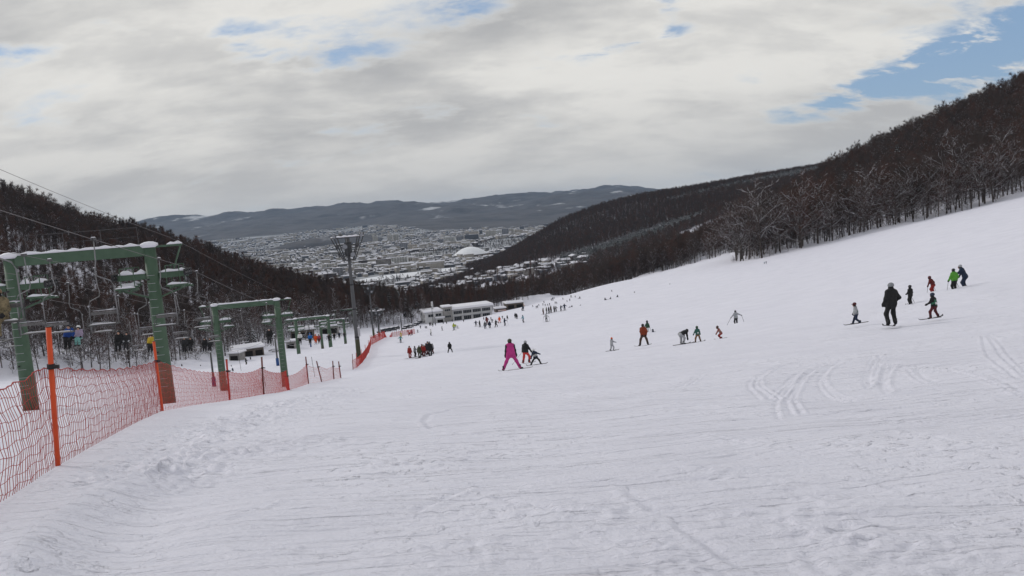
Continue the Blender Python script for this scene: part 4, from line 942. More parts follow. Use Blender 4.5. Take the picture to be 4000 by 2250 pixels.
# --- padded posts of the rope run under the lift, and the snowy rope between them
M_pad = [mat('pad_blue', (.022, .07, .22), .5), mat('pad_purple', (.06, .035, .13), .5)]
post_top = []
for (c, r, h_px, pi_, lb) in [(153, 397, 0, 0, None), (214.5, 387, 36, 1, 'grey post with purple pad beside the second tower leg'), (278, 366, 32, 0, 'grey post with blue pad left of the second tower right leg'), (311, 347, 24, 0, 'grey post with blue pad beside the third tower')]:
    if lb is None: continue
    p = hit(c, r); h = h_px*p.y/F_PX; o = empty('padded_post', p, 0, lb, 'post', 'padded posts under the lift')
    MB().tube([(0, 0, -.3), (0, 0, h)], [.16, .12], 8).build('post', M_steel, o, True); MB().tube([(0, 0, .05), (0, 0, 1.35)], .27, 10).build('pad', M_pad[pi_], o, True)
    MB().lathe([(.16, 0), (.18, .06), (.05, .14)], 8, (0, 0, h)).build('snow', SNOWCAP, o, True); post_top.append(p+Vector((0, 0, h-.1)))
a0 = hit(40, 392)+Vector((0, 0, 4.5)); pts = []
for a, b in zip([a0]+post_top[:-1], post_top):
    for t in np.linspace(0, 1, 12): pts.append(a.lerp(b, t)-Vector((0, 0, 4*t*(1-t)*.03*(b-a).length)))
tag(MB().tube(pts, .035, 5).build('snowy_rope', M_light), 'sagging snow caked rope strung between the padded posts', 'rope')

# ================================================================== LIGHT MASTS
M_mast = mat('mast_grey', (.080, .082, .086), .6, metal=.1, col2=(.105, .105, .11), scale=1.)
M_lens = mat('lamp_glass', (.22, .23, .25), .25)
def light_mast(c, r, h_px, label, far=False, small=False):
    p = hit(c, r); h = h_px*p.y/F_PX; o = empty('light_mast', p, R(5), label, 'light mast')
    po = MB().tube([(0, 0, -.6), (0, 0, h*.15), (0, 0, h*.55), (0, 0, h*.8), (0, 0, h*.98)], [.40, .38, .30, .25, .22], 12).build('pole', M_mast, o, True)
    po.data.materials.append(M_rust)
    for q in po.data.polygons: q.material_index = 1 if q.center.z < h*.07 else 0
    for t in (.17, .40, .60): MB().tube([(0, 0, h*t-.12), (0, 0, h*t+.12)], .42-.16*t, 12).build('collar', M_dark, po)
    MB().box((.42, -.1, h*.21), (.35, .35, 1.5)).build('switch_box', M_light, po); MB().box((.42, -.1, h*.21+.82), (.38, .38, .12)).build('snow', SNOWCAP, po)
    z0, z1 = h*.80, h*.985; cg = MB(); nv = 8; r0, r1 = 1.0, 2.7
    for (t, w_) in ((0., .07), (.33, .06), (.66, .06), (1., .09)):
        rr_ = r0+(r1-r0)*t; zz = z0+(z1-z0)*t
        for j in range(nv):
            a, b = 2*math.pi*j/nv, 2*math.pi*(j+1)/nv; cg.bar((rr_*math.cos(a), rr_*math.sin(a), zz), (rr_*math.cos(b), rr_*math.sin(b), zz), w_*1.9)
            if j % 2 == 0: cg.bar((0, 0, zz), (rr_*math.cos(a), rr_*math.sin(a), zz), w_*1.5)
    for j in range(nv):
        a = 2*math.pi*j/nv; cg.bar((r0*math.cos(a), r0*math.sin(a), z0), (r1*math.cos(a), r1*math.sin(a), z1), .13)
    cg.lathe([(.62, 0), (.62, 2.4)], 10, (0, 0, z0+.6)); cg.build('lamp_cage', mat('cage_dark', (.05, .052, .056), .6), o)
    for j in range(10):
        a = 2*math.pi*j/10+.2; rr_ = (2.65, 2.0, 1.6)[j % 3]; zz = z1+.28 if j % 3 == 0 else z0+(z1-z0)*(.62 if j % 3 == 1 else .25)
        lm = MB().lathe([(.15, -.28), (.42, 0), (.45, .12)], 10).build('floodlight', M_mast, o, True); lm.location = (rr_*math.cos(a), rr_*math.sin(a), zz); lm.rotation_euler = (0, R(105), a)
        MB().lathe([(.41, .125), (.41, .135)], 10).build('lens', M_lens, lm)
    sn = MB()
    for j in range(4):
        a = 2*math.pi*j/4+.4; sn.lathe([(.5, 0), (.42, .14), (.15, .24), (.02, .25)], 8, (1.5*math.cos(a), 1.5*math.sin(a), z1+.06))
    for j in range(nv):
        a, b = 2*math.pi*j/nv, 2*math.pi*(j+1)/nv; snow_strip(sn, (r1*math.cos(a), r1*math.sin(a), z1+.06), (r1*math.cos(b), r1*math.sin(b), z1+.06), .25, .16, 3, j)
    tag(sn.build('snow', SNOWCAP, o, True), kind='stuff')
    return o
light_mast(359, 357.5, 124, 'tall grey floodlight mast with snowy lamp cage beside the net')
light_mast(374, 338, 56, 'second smaller floodlight mast behind the tall one')
light_mast(379.5, 336.5, 27, 'short slim light mast right of the second floodlight mast')

# ================================================================== SAFETY NET
M_opole = mat('orange_plastic', (.62, .075, .018), .45, var=.08, scale=2)
M_rpole = mat('red_plastic', (.42, .035, .025), .5, var=.1, scale=2)
M_bpole = mat('dark_red_pole', (.16, .05, .045), .6)
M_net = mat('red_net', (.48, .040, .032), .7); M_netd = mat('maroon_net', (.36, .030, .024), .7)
M_clip = mat('black_clip', (.02, .018, .018), .5)
def pole(p, h, r_, m, lean, label, clips=True, sleeve=0):
    o = empty('fence_pole', p, 0, label, 'fence pole', 'poles of the red safety net'); o.rotation_euler = (R(lean[1]), R(lean[0]), 0)
    MB().tube([(0, 0, -.35), (0, 0, h)], r_, 10).build('pole', m, o, True)
    MB().tube([(0, 0, h), (0, 0, h+.012)], r_*1.02, 10).build('cap', M_clip, o)
    if clips:
        for z in (.02, h*.735): MB().tube([(0, 0, z-.035), (0, 0, z+.035)], r_*1.5, 8).box((r_*2.2, -r_*.5, z), (r_*2.4, r_, .05)).build('clip', M_clip, o)
    if sleeve: MB().tube([(0, 0, .0), (0, 0, sleeve)], r_*1.9, 8).build('net_wrap', M_net, o)
    return o
POLES = [  # pixel of foot, pole height px, radius, material, lean deg(x), label
 (58.5, 473, 151, .034, M_opole, (4.0, 0), 'thick orange net pole nearest the camera'), (163, 415, 76, .036, M_opole, (0, 0), 'orange net pole in front of the nearest tower leg'),
 (230, 403, 45, .042, M_rpole, (2, 0), 'red net pole left of the second tower pair'), (264, 397, 41, .040, M_bpole, (3, 0), 'dark red net pole between the second tower legs'), (288.6, 391, 21, .05, M_rpole, (-4, 0), 'short leaning pole with bundled net at the tower foot'),
 (308.7, 385, 29, .040, M_bpole, (0, 0), 'thin dark net pole right of the second tower'), (322, 383, 23, .038, M_bpole, (-8, 0), 'leaning thin net pole right of the second tower'), (334, 380.5, 20, .038, M_bpole, (2, 0), 'thin dark net pole before the gap in the net'), (341, 379, 18, .038, M_bpole, (-2, 0), 'net pole with bunched net at the gap'),
 (353, 369.5, 16, .036, M_bpole, (3, 0), 'first thin pole after the gap in the net'), (357, 367.5, 15, .036, M_rpole, (2, 0), 'thin red pole at the foot of the light mast'), (362, 363, 14, .036, M_rpole, (2, 0), 'thin red pole just beyond the light mast'), (366, 357.5, 13, .036, M_rpole, (1, 0), 'thin red pole higher up beyond the mast'), (369, 352, 12, .036, M_rpole, (2, 0), 'thin red pole below the net corner'), (371, 345, 10, .036, M_rpole, (0, 0), 'red pole at the corner of the net')]
pole_base = []
for c, r, hp, rr_, m, ln_, lb in POLES:
    p = hit(c, r); h = hp*p.y/F_PX; pole_base.append((p, h)); pole(p, h, rr_*(1 if p.y < 40 else 1.15), m, ln_, lb, p.y < 90, .9 if hp == 21 else 0)
pl0 = hit(-75, 560); pole_base.insert(0, (pl0, 2.0))
def net(a, b, ha, hb, cw, ch, rad, label, sag=.18, drop=0.):
    """real knotted cords: wavy uprights and sagging rows"""
    L_ = (b-a).length; nu = max(3, int(L_/cw)); nvv = max(3, int(1.35/ch)); tb = TB(); r_ = np.random.default_rng(int(L_*1000) % 99991); us_ = np.linspace(0, 1, nu+1); G = np.zeros((nu+1, nvv+1, 3))
    bx = a.x+(b.x-a.x)*us_; by = a.y+(b.y-a.y)*us_; zg = zt(bx, by); side = np.array([-(b.y-a.y), b.x-a.x])/L_
    top = ha*(1-us_)+hb*us_-sag*4*us_*(1-us_)
    bulge = .10*np.sin(us_*math.pi)
    for j in range(nvv+1):
        v = j/nvv; G[:, j, 0] = bx-side[0]*bulge*math.sin(v*math.pi)+r_.normal(0, .004, nu+1)+.010*math.sin(j*2.1); G[:, j, 1] = by-side[1]*bulge*math.sin(v*math.pi)+r_.normal(0, .004, nu+1)
        G[:, j, 2] = zg+.04+(top-.04)*v+.018*np.sin(us_*nu*.7+j*1.7)+r_.normal(0, .004, nu+1)
    for i in range(nu+1): tb.seg(G[i], np.full(nvv+1, rad), 3)
    for j in range(nvv+1): tb.seg(G[:, j], np.full(nu+1, rad*(2.2 if j == nvv else 1.0)), 3)
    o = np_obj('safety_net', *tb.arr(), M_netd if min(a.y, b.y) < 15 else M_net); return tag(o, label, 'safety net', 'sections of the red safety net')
NL = ['red net section cut by the left picture edge', 'red net section between the two orange poles', 'red net section from the second orange pole to the red pole', 'red net section left of the dark red pole', 'red net section across the second tower foot', 'red net section right of the bundled pole', 'red net section with the leaning poles', 'short red net section beyond the leaning pole', 'last red net section before the gap']
for i in range(9):
    (a, ha), (b, hb) = pole_base[i], pole_base[i+1]; d = (a.y+b.y)/2; cw = .095 if d < 24 else .085 if d < 60 else .13; ch = .125 if d < 60 else .15
    net(a, b, (ha*.735 if i else 1.45), hb*.735 if i != 4 else 1.35, cw, ch, .0040 if d < 12 else .0042 if d < 20 else .0038 if d < 30 else .0050 if d < 60 else .008, NL[i])
for i in range(10, 15):
    (a, ha), (b, hb) = pole_base[i], pole_base[i+1]; net(a, b, 1.35, 1.35, .22, .22, .020, ['net section just past the gap', 'net section at the mast foot', 'net section rising beyond the mast', 'upper net section beyond the mast', 'net section below the corner'][i-10], .05)
# the long red fence that turns right towards the lodge
cor = pole_base[-1][0]; fl_ = [cor]+[hit(c, r) for c, r in [(384, 338.8), (392, 337.2), (400, 336), (408, 334.8), (415, 333.8)]]
for i in range(5):
    net(fl_[i], fl_[i+1], 1.5, 1.5, .28, .25, .032, ['red fence section right beside the net corner', 'second red fence section right of the corner', 'middle red fence section towards the lodge', 'fourth red fence section towards the lodge', 'last red fence section towards the lodge'][i], .03)
    for t in np.linspace(.1, .9, 4):
        q = fl_[i].lerp(fl_[i+1], t); q.z = gz(q.x, q.y); o = pole(q, 1.9, .045, M_rpole, (0, 0), 'red stake of the '+['first far fence section beside the net corner', 'second far fence section from the net corner', 'middle section of the far red fence', 'fourth far fence section from the net corner', 'last far fence section towards the lodge'][i], False); o['group'] = 'stakes of the far red fence'
# spare thin canes standing loose in the corridor
for c, r, hp, lb in [(315, 378, 22, 'loose thin cane behind the net near the leaning pole'), (241.5, 372, 22, 'pale thin cane leaning in the lift corridor'), (266, 388, 12, 'short cane behind the net left of the tower')]:
    p = hit(c, r); h = hp*p.y/F_PX; tag(MB().tube([p-Vector((0, 0, .2)), p+Vector((-h*.06, 0, h))], .03, 6).build('marker_cane', M_steel), lb, 'cane')

# ================================================================== LODGE AND HUTS
M_lwall = mat('lodge_wall', (.60, .60, .60), .8, col2=(.52, .52, .53), scale=.4)
M_conc = mat('lodge_concrete', (.22, .215, .205), .85, col2=(.30, .29, .28), scale=.6)
M_glass = mat('window_glass', (.02, .024, .030), .15)
M_frame = mat('window_frame', (.30, .30, .30), .6)
M_shed = mat('shed_wall', (.12, .10, .085), .85, var=.25, scale=1.5)
M_dkin = mat('dark_opening', (.015, .014, .014), .9)
def window(parent, x, y, z, w_, h_, n, face=0, name='window'):
    """window with frame and separate panes; face 0 looks to -Y, 1 to -X"""
    q = empty(name, (x, y, z), 0 if face == 0 else -math.pi/2); q.parent = parent
    MB().box((0, .02, 0), (w_+.16, .10, h_+.16)).build('frame', M_frame, q)
    for i in range(n): MB().box((-w_/2+w_*(i+.5)/n, -.045, 0), (w_/n*.86, .05, h_)).build('pane', M_glass, q)
    return q
L0 = hit(425.7, 323.9); L0.z = gz(L0.x, L0.y)
lz = L0.z-.4; ang = R(17)
lod = empty('ski_lodge', (L0.x, L0.y, lz), ang, 'white two storey lodge with snowy flat roof and grey stair tower', 'lodge')
MB().box((4.7, 6.5, 2.6), (9.4, 13, 7.0)).build('wall', M_lwall, lod)
MB().box((4.6, 6.4, 6.45), (10.4, 14.2, .7), top=(.97, .97)).build('roof_snow', SNOWCAP, lod)
MB().box((4.6, 6.4, 6.02), (10.2, 14, .16)).build('eaves', M_frame, lod)
st = MB().box((11.8, 2.4, 3.4), (4.8, 6.4, 9.0)).build('stair_tower', M_conc, lod); MB().box((11.8, 2.4, 8.2), (5.1, 6.7, .6), top=(.95, .95)).build('roof_snow', SNOWCAP, st)
MB().box((25, 6.6, 2.55), (21.6, 12.8, 6.9)).build('wall', M_lwall, lod)
rf = MB().box((25.3, 6.2, 6.75), (22.6, 14.6, 1.1), top=(.985, .9)).build('roof_snow', SNOWCAP, lod); MB().box((25.2, 6.2, 6.1), (22.4, 14.4, .18)).build('eaves', M_frame, lod)
for i in range(4): window(lod, 16.9+5.1*i+.4, .17, 4.35, 4.4, 1.5, 5)
for i in range(4):
    window(lod, 16.7+5.1*i+.5, .17, 1.25, 3.9, 1.9, 4, name='shop_window'); MB().box((14.7+5.1*i+.1, .05, 1.0), (.5, .7, 3.4)).build('pillar', M_lwall, lod)
MB().box((25, -.25, 2.95), (21.4, .9, .35)).build('canopy', M_lwall, lod)
window(lod, 3.0, -.03, 4.3, 2.7, 1.3, 2); window(lod, 7.0, -.03, 4.3, 3.0, 1.3, 2); window(lod, 7.0, -.03, 1.2, 3.2, 1.2, 3); window(lod, 11.8, -.83, 6.3, 3.0, .95, 3); window(lod, 11.8, -.83, 3.0, 3.2, .95, 3)
for y, z in ((2.0, 4.2), (9.5, 4.4), (2.2, 1.3), (9.0, 1.5), (6.0, .5)): window(lod, -.03, y, z, 1.3, 1.3, 1, 1)
ch = MB().tube([(5.6, 7.5, 6.3), (5.6, 7.5, 10.4)], .55, 12).build('chimney', M_lwall, lod, True); MB().lathe([(.56, 0), (.5, .2), (.05, .3)], 12, (5.6, 7.5, 10.4)).build('snow', SNOWCAP, ch, True)
def shed(name, c, r, w_, d_, h_, rz, label, wallm=M_shed, opens=3, snow=.7, slope=0.):
    p = hit(c, r); o = empty(name, (p.x, p.y, p.z-.3), rz, label, 'hut'); MB().box((0, d_/2, h_/2), (w_, d_, h_)).build('wall', wallm, o)
    MB().box((0, d_/2, h_+.08), (w_+1, d_+1, .16)).build('roof', M_frame, o)
    sn = MB().box((0, d_/2, h_+.17+snow/2), (w_+.9, d_+.9, snow), top=(.95, .93)).build('roof_snow', SNOWCAP, o)
    for i in range(opens): MB().box((-w_/2+w_*(i+.5)/opens, -.02, h_*.42), (w_/opens*.72, .14, h_*.62)).build('opening', M_dkin, o)
    return o
shed('ticket_kiosk', 440.5, 322.6, 4.2, 3.2, 2.6, R(12), 'small white kiosk with flat snowy roof before the lodge', M_lwall, 1, .5)
shed('ski_hut', 515.5, 308.4, 9.5, 7.5, 3.2, R(14), 'low hut with snowy flat roof right of the lodge', M_shed, 2, .6)
shed('equipment_shed', 501, 311.5, 5.5, 4.5, 1.9, R(14), 'low snow covered shed between lodge and hut', M_shed, 1, .6)
shed('lift_shed', 249.5, 356.5, 8.2, 6.5, 2.5, R(24), 'long shed with dark bays and deep snow roof beyond the lift', M_shed, 3, .55)
shed('site_cabin', 234.5, 361, 3.0, 3.0, 2.3, R(-10), 'small pale cabin at the wood edge left of the long shed', M_conc, 1, .35)
shed('operator_booth', 291, 348.5, 3.0, 2.8, 2.6, R(5), 'small pale booth with dark doorway under the lift', M_conc, 1, .4)
shed('lift_station', 303, 338.5, 9, 7, 3.6, R(14), 'lower lift station hut with snowy roof behind the chairs', M_shed, 3, .7)
shed('engine_house', 330, 333.8, 7, 7, 3.4, R(10), 'snow roofed engine house behind the fourth tower', M_conc, 2, .7)
# wood pile under snow
p = hit(275, 352.5); wp = empty('log_pile', p, R(15), 'heap of dark logs under snow beside the long shed', 'log pile')
for i in range(9):
    a = (random.uniform(-2, 1.6), random.uniform(0, 1.6), .25+.28*(i // 3)); MB().tube([a, (a[0]+random.uniform(1.4, 2.4), a[1]+random.uniform(-.5, .5), a[2]+random.uniform(-.1, .3))], .2, 6).build('log', M_bark, wp)
sn = MB()
for i in range(6): snow_strip(sn, (random.uniform(-2, .5), random.uniform(0, 1.6), .5+.25*(i // 2)), (random.uniform(.8, 2.6), random.uniform(0, 1.6), .55+.25*(i // 2)), .7, .22, 4, i)
tag(sn.build('snow', SNOWCAP, wp, True), kind='stuff')
# utility pole with crossarms and a stay, and a lamp pole before the lodge
p = hit(401.8, 330.8); o = empty('utility_pole', p, R(10), 'utility pole with snowy crossarms and a stay by the car park', 'utility pole'); h = 15*p.y/F_PX
MB().tube([(0, 0, -.4), (0, 0, h)], [.22, .15], 8).build('pole', M_mast, o, True)
for k in range(3):
    a = MB().box((0, 0, h-.3-.75*k), (3.2-.4*k, .16, .16)).build('crossarm', M_mast, o); s_ = MB(); snow_strip(s_, (-1.5+.2*k, 0, h-.21-.75*k), (1.5-.2*k, 0, h-.21-.75*k), .22, .18, 5, k); s_.build('snow', SNOWCAP, a, True)
MB().tube([(0, 0, h*.75), (-2.4, -.3, 0)], .07, 5).build('stay', M_mast, o)
p = hit(433.2, 323.6); o = empty('lamp_pole', p, 0, 'thin dark lamp pole standing before the lodge corner', 'lamp pole'); h = 18*p.y/F_PX
MB().tube([(0, 0, -.3), (0, 0, h)], [.13, .09], 7).build('pole', M_dark, o, True); MB().box((0, 0, h-.1), (1.5, .12, .12)).build('crossarm', M_dark, o); MB().lathe([(.3, 0), (.34, .25), (.1, .5)], 8, (0, 0, h)).build('lamp_head', M_plate, o, True)
# ------------------------------------------------------------------ parked cars
M_car = [mat('car_paint_%d' % i, c, .3) for i, c in enumerate([(.02, .02, .024), (.05, .055, .06), (.018, .022, .03), (.10, .10, .105)])]
def car_meshes():
    body = MB()
    prof = [(-2.1, .35), (-2.1, .85), (-1.25, .98), (2.0, .98), (2.12, .55), (2.1, .35)]
    n = len(prof); body.add([(x, -.85, z) for x, z in prof]+[(x, .85, z) for x, z in prof], [tuple(range(n))[::-1], tuple(range(n, 2*n))]+[(i, (i+1) % n, (i+1) % n+n, i+n) for i in range(n)])
    cab = MB().add([(-1.2, -.8, .985), (1.85, -.8, .985), (1.55, -.66, 1.52), (-.55, -.66, 1.52), (-1.2, .8, .985), (1.85, .8, .985), (1.55, .66, 1.52), (-.55, .66, 1.52)], [(0, 1, 2, 3), (7, 6, 5, 4), (3, 2, 6, 7), (0, 3, 7, 4), (1, 5, 6, 2)])
    sn = MB(); sn.box((.5, 0, 1.60), (2.2, 1.36, .16), top=(.9, .85)); sn.box((-1.65, 0, .98), (.8, 1.5, .12), top=(.85, .9))
    wh = MB().tube([(0, -.1, 0), (0, .1, 0)], .32, 12)
    hd = MB().box((-2.115, 0, .72), (.04, .32, .14))
    return body, cab, sn, wh, hd
cb = car_meshes(); mc, ms, mw, mh = cb[1].mesh('cabin', M_glass), cb[2].mesh('snow', SNOWCAP), cb[3].mesh('wheel', M_dark), cb[4].mesh('headlight', M_lens)
mb_ = [cb[0].mesh('body', m) for m in M_car]
CARS = [(381.5, 332.8, 'dark snow topped car at the left end of the car park'), (386.5, 331.7, 'second snow topped car from the left in the car park'), (391, 331, 'third snow topped car from the left in the car park'), (396, 330, 'grey snow topped car left of the utility pole'), (406, 329, 'dark car just right of the utility pole'), (411, 327.8, 'dark car between utility pole and lodge'), (416, 325.8, 'second dark car left of the lodge corner'), (419.5, 323.8, 'dark car parked at the lodge corner')]
for i, (c, r, lb) in enumerate(CARS):
    p = hit(c, r); o = empty('parked_car', p, R(70+random.uniform(-15, 15)), lb, 'car', 'cars parked beside the lodge')
    for me, nm in ((mb_[i % 4], 'body'), (mc, 'cabin'), (ms, 'snow')): link(bpy.data.objects.new(nm, me), o)
    for sx_ in (-1.35, 1.3):
        for sy_ in (-.78, .78): q = link(bpy.data.objects.new('wheel', mw), o); q.location = (sx_, sy_, .32)
    for sy_ in (-.55, .55): q = link(bpy.data.objects.new('headlight', mh), o); q.location = (0, sy_, 0)
# the snowy fir left of the lodge and snow banks
for (c, r, s, lb) in [(408.5, 322, 1.25, 'snowy fir tree standing left of the lodge'), (252, 347, .95, 'snow laden fir at the wood edge behind the long shed')]:
    p = hit(c, r) if c < 300 else Vector((P(c, r, 418).x, 418, gz(P(c, r, 418).x, 418))); o = empty('fir_tree', p, .4, lb, 'tree'); o.scale = (s, s, s); nm, m1, m2, m3 = PROTO[11]
    for me, n_ in ((m1, 'trunk'), (m2, 'crown'), (m3, 'snow')): q = link(bpy.data.objects.new(n_, me), o); tag(q, kind='stuff' if n_ == 'snow' else None)
# low banner fence before the hut
M_banner = mat('banner_white', (.62, .60, .58), .7, col2=(.55, .25, .20), scale=.8)
for (c0, r0, c1, r1, lb) in [(459.5, 318.6, 466.5, 317.2, 'low white banner fence before the lodge'), (467.3, 316.6, 471.5, 315.8, 'grey banner at the right end of the low white one'), (498, 312.2, 506, 310.6, 'low pale fence left of the hut'), (519, 307.6, 532, 304.6, 'low pale fence right of the hut')]:
    a, b = hit(c0, r0), hit(c1, r1); m_ = (a+b)/2; o = empty('banner_fence', m_, math.atan2(b.y-a.y, b.x-a.x), lb, 'banner'); w_ = min((b-a).length, 9); MB().box((0, 0, .55), (w_, .05, .8)).build('banner', M_banner if c0 > 490 else mat('banner_plain', (.6, .6, .6), .7), o)
    for s in (-1, 1): MB().tube([(s*w_/2, 0, -.2), (s*w_/2, 0, 1.1)], .04, 5).build('stake', M_steel, o)

# ================================================================== PEOPLE
def sdf_mesh(prims, vox, k=.035):
    """one continuous skin over tapered capsules (smooth union), as surface-net quads; returns verts, quads, slot per quad"""
    A = np.array([p[0] for p in prims], float); B = np.array([p[1] for p in prims], float); ra = np.array([p[2] for p in prims]); rb = np.array([p[3] for p in prims]); sl_ = np.array([p[4] for p in prims])
    lo = np.minimum((A-ra[:, None]).min(0), (B-rb[:, None]).min(0))-2*vox; hi = np.maximum((A+ra[:, None]).max(0), (B+rb[:, None]).max(0))+2*vox
    n = np.ceil((hi-lo)/vox).astype(int)+1; ax_ = [lo[i]+vox*np.arange(n[i]) for i in range(3)]
    Pg = np.stack(np.meshgrid(*ax_, indexing='ij'), -1)
    acc = np.zeros(n)
    for a, b, r0, r1 in zip(A, B, ra, rb):
        ab = b-a; l2 = ab@ab+1e-9; t = np.clip(((Pg-a)@ab)/l2, 0, 1); d = np.sqrt(((Pg-a-t[..., None]*ab)**2).sum(-1))-(r0+(r1-r0)*t); acc += np.exp(np.clip(-d/k, -60, 60))
    f = -k*np.log(acc+1e-30)
    s = f < 0
    cor = [s[i:n[0]-1+i, j:n[1]-1+j, l:n[2]-1+l] for i in (0, 1) for j in (0, 1) for l in (0, 1)]; cnt = sum(c.astype(int) for c in cor); act = (cnt > 0) & (cnt < 8)
    idc = -np.ones(act.shape, int); ci = np.argwhere(act); idc[act] = np.arange(len(ci))
    num = np.zeros((len(ci), 3)); den = np.zeros(len(ci))
    base = ci
    for e in range(3):
        o1, o2 = [(1, 2), (0, 2), (0, 1)][e]
        for u in (0, 1):
            for v in (0, 1):
                q = base.copy(); q[:, o1] += u; q[:, o2] += v; q2 = q.copy(); q2[:, e] += 1
                fa = f[tuple(q.T)]; fb = f[tuple(q2.T)]; cr = (fa < 0) != (fb < 0); t = np.where(cr, fa/(fa-fb+1e-12), 0)
                pt = q.astype(float); pt[:, e] += t; num += np.where(cr[:, None], pt, 0); den += cr
    V = lo+vox*(num/den[:, None])
    Q = []
    for e in range(3):
        o1, o2 = [(1, 2), (2, 0), (0, 1)][e]
        d = [0, 0, 0]; d[e] = 1
        s0 = s[:n[0]-d[0], :n[1]-d[1], :n[2]-d[2]]; s1 = s[d[0]:, d[1]:, d[2]:]; ed = np.argwhere(s0 != s1); flip = s0[tuple(ed.T)]
        ok = (ed[:, o1] > 0) & (ed[:, o2] > 0) & (ed[:, o1] < n[o1]-1) & (ed[:, o2] < n[o2]-1); ed = ed[ok]; flip = flip[ok]
        def cell(du, dv):
            q = ed.copy(); q[:, o1] -= du; q[:, o2] -= dv; return idc[tuple(q.T)]
        q = np.stack([cell(1, 1), cell(0, 1), cell(0, 0), cell(1, 0)], -1); q[~flip] = q[~flip][:, ::-1]; Q.append(q)
    Q = np.concatenate(Q); Q = Q[(Q >= 0).all(1)]
    cen = V[Q].mean(1); best = np.full(len(Q), 1e9); mi = np.zeros(len(Q), int)
    for a, b, r0, r1, s_ in zip(A, B, ra, rb, sl_):
        ab = b-a; l2 = ab@ab+1e-9; t = np.clip(((cen-a)@ab)/l2, 0, 1); d = np.sqrt(((cen-a-t[:, None]*ab)**2).sum(-1))-(r0+(r1-r0)*t); m = d < best; best[m] = d[m]; mi[m] = s_
    return V, Q, mi
COL = dict(black=(.016, .016, .018), dark=(.030, .030, .034), navy=(.016, .028, .060), blue=(.02, .07, .30), bright=(.02, .16, .50), red=(.30, .025, .020), dred=(.13, .018, .018), coral=(.62, .055, .050), burg=(.10, .016, .022), pink=(.42, .035, .19), rose=(.36, .07, .10), orange=(.55, .09, .018), flame=(.75, .10, .015), rust=(.26, .050, .020),
           grey=(.26, .27, .29), lgrey=(.42, .43, .45), white=(.66, .66, .66), olive=(.050, .055, .028), green=(.10, .34, .040), dgreen=(.030, .080, .045), teal=(.035, .12, .095), vest=(.05, .19, .11), lime=(.40, .46, .05), yellow=(.60, .42, .04), tan=(.22, .12, .06), camo=(.20, .155, .085), brown=(.085, .05, .035), lblue=(.22, .38, .46), mint=(.22, .48, .45), lilac=(.44, .36, .50), skin=(.45, .27, .20), cyan=(.10, .32, .34))
COL = {k: (v if k in ('skin', 'white', 'pink') else tuple(q*.8 for q in v)) for k, v in COL.items()}
def fab(c):
    if c == 'camo': return mat('cloth_camo', (.24, .19, .11), .85, col2=(.06, .05, .03), scale=9)
    if c == 'print': return mat('cloth_print', (.20, .030, .028), .85, col2=(.30, .22, .18), scale=12)
    if c == 'fleck': return mat('cloth_fleck', (.42, .43, .45), .85, col2=(.20, .21, .23), scale=16)
    return mat('cloth_'+c, COL[c], .8, var=.18, scale=5, bump=.012, bscale=7)
M_ski = [mat('ski_dark', (.03, .03, .034), .35), mat('ski_pale', (.36, .36, .38), .35), mat('ski_red', (.28, .03, .03), .35)]
M_pole = mat('ski_pole', (.13, .13, .14), .4, metal=.5)
def ik(a, b, l1, l2, hint):
    a, b, hint = Vector(a), Vector(b), Vector(hint); d = b-a; D = min(d.length, (l1+l2)*.999); d.normalize()
    if (b-a).length > (l1+l2)*.999: b = a+d*D
    x = (l1*l1-l2*l2+D*D)/(2*D); h = math.sqrt(max(l1*l1-x*x, 1e-6)); p = hint-d*hint.dot(d)
    p = p.normalized() if p.length > 1e-6 else Vector((0, 1, 0)); return a+d*x+p*h, b
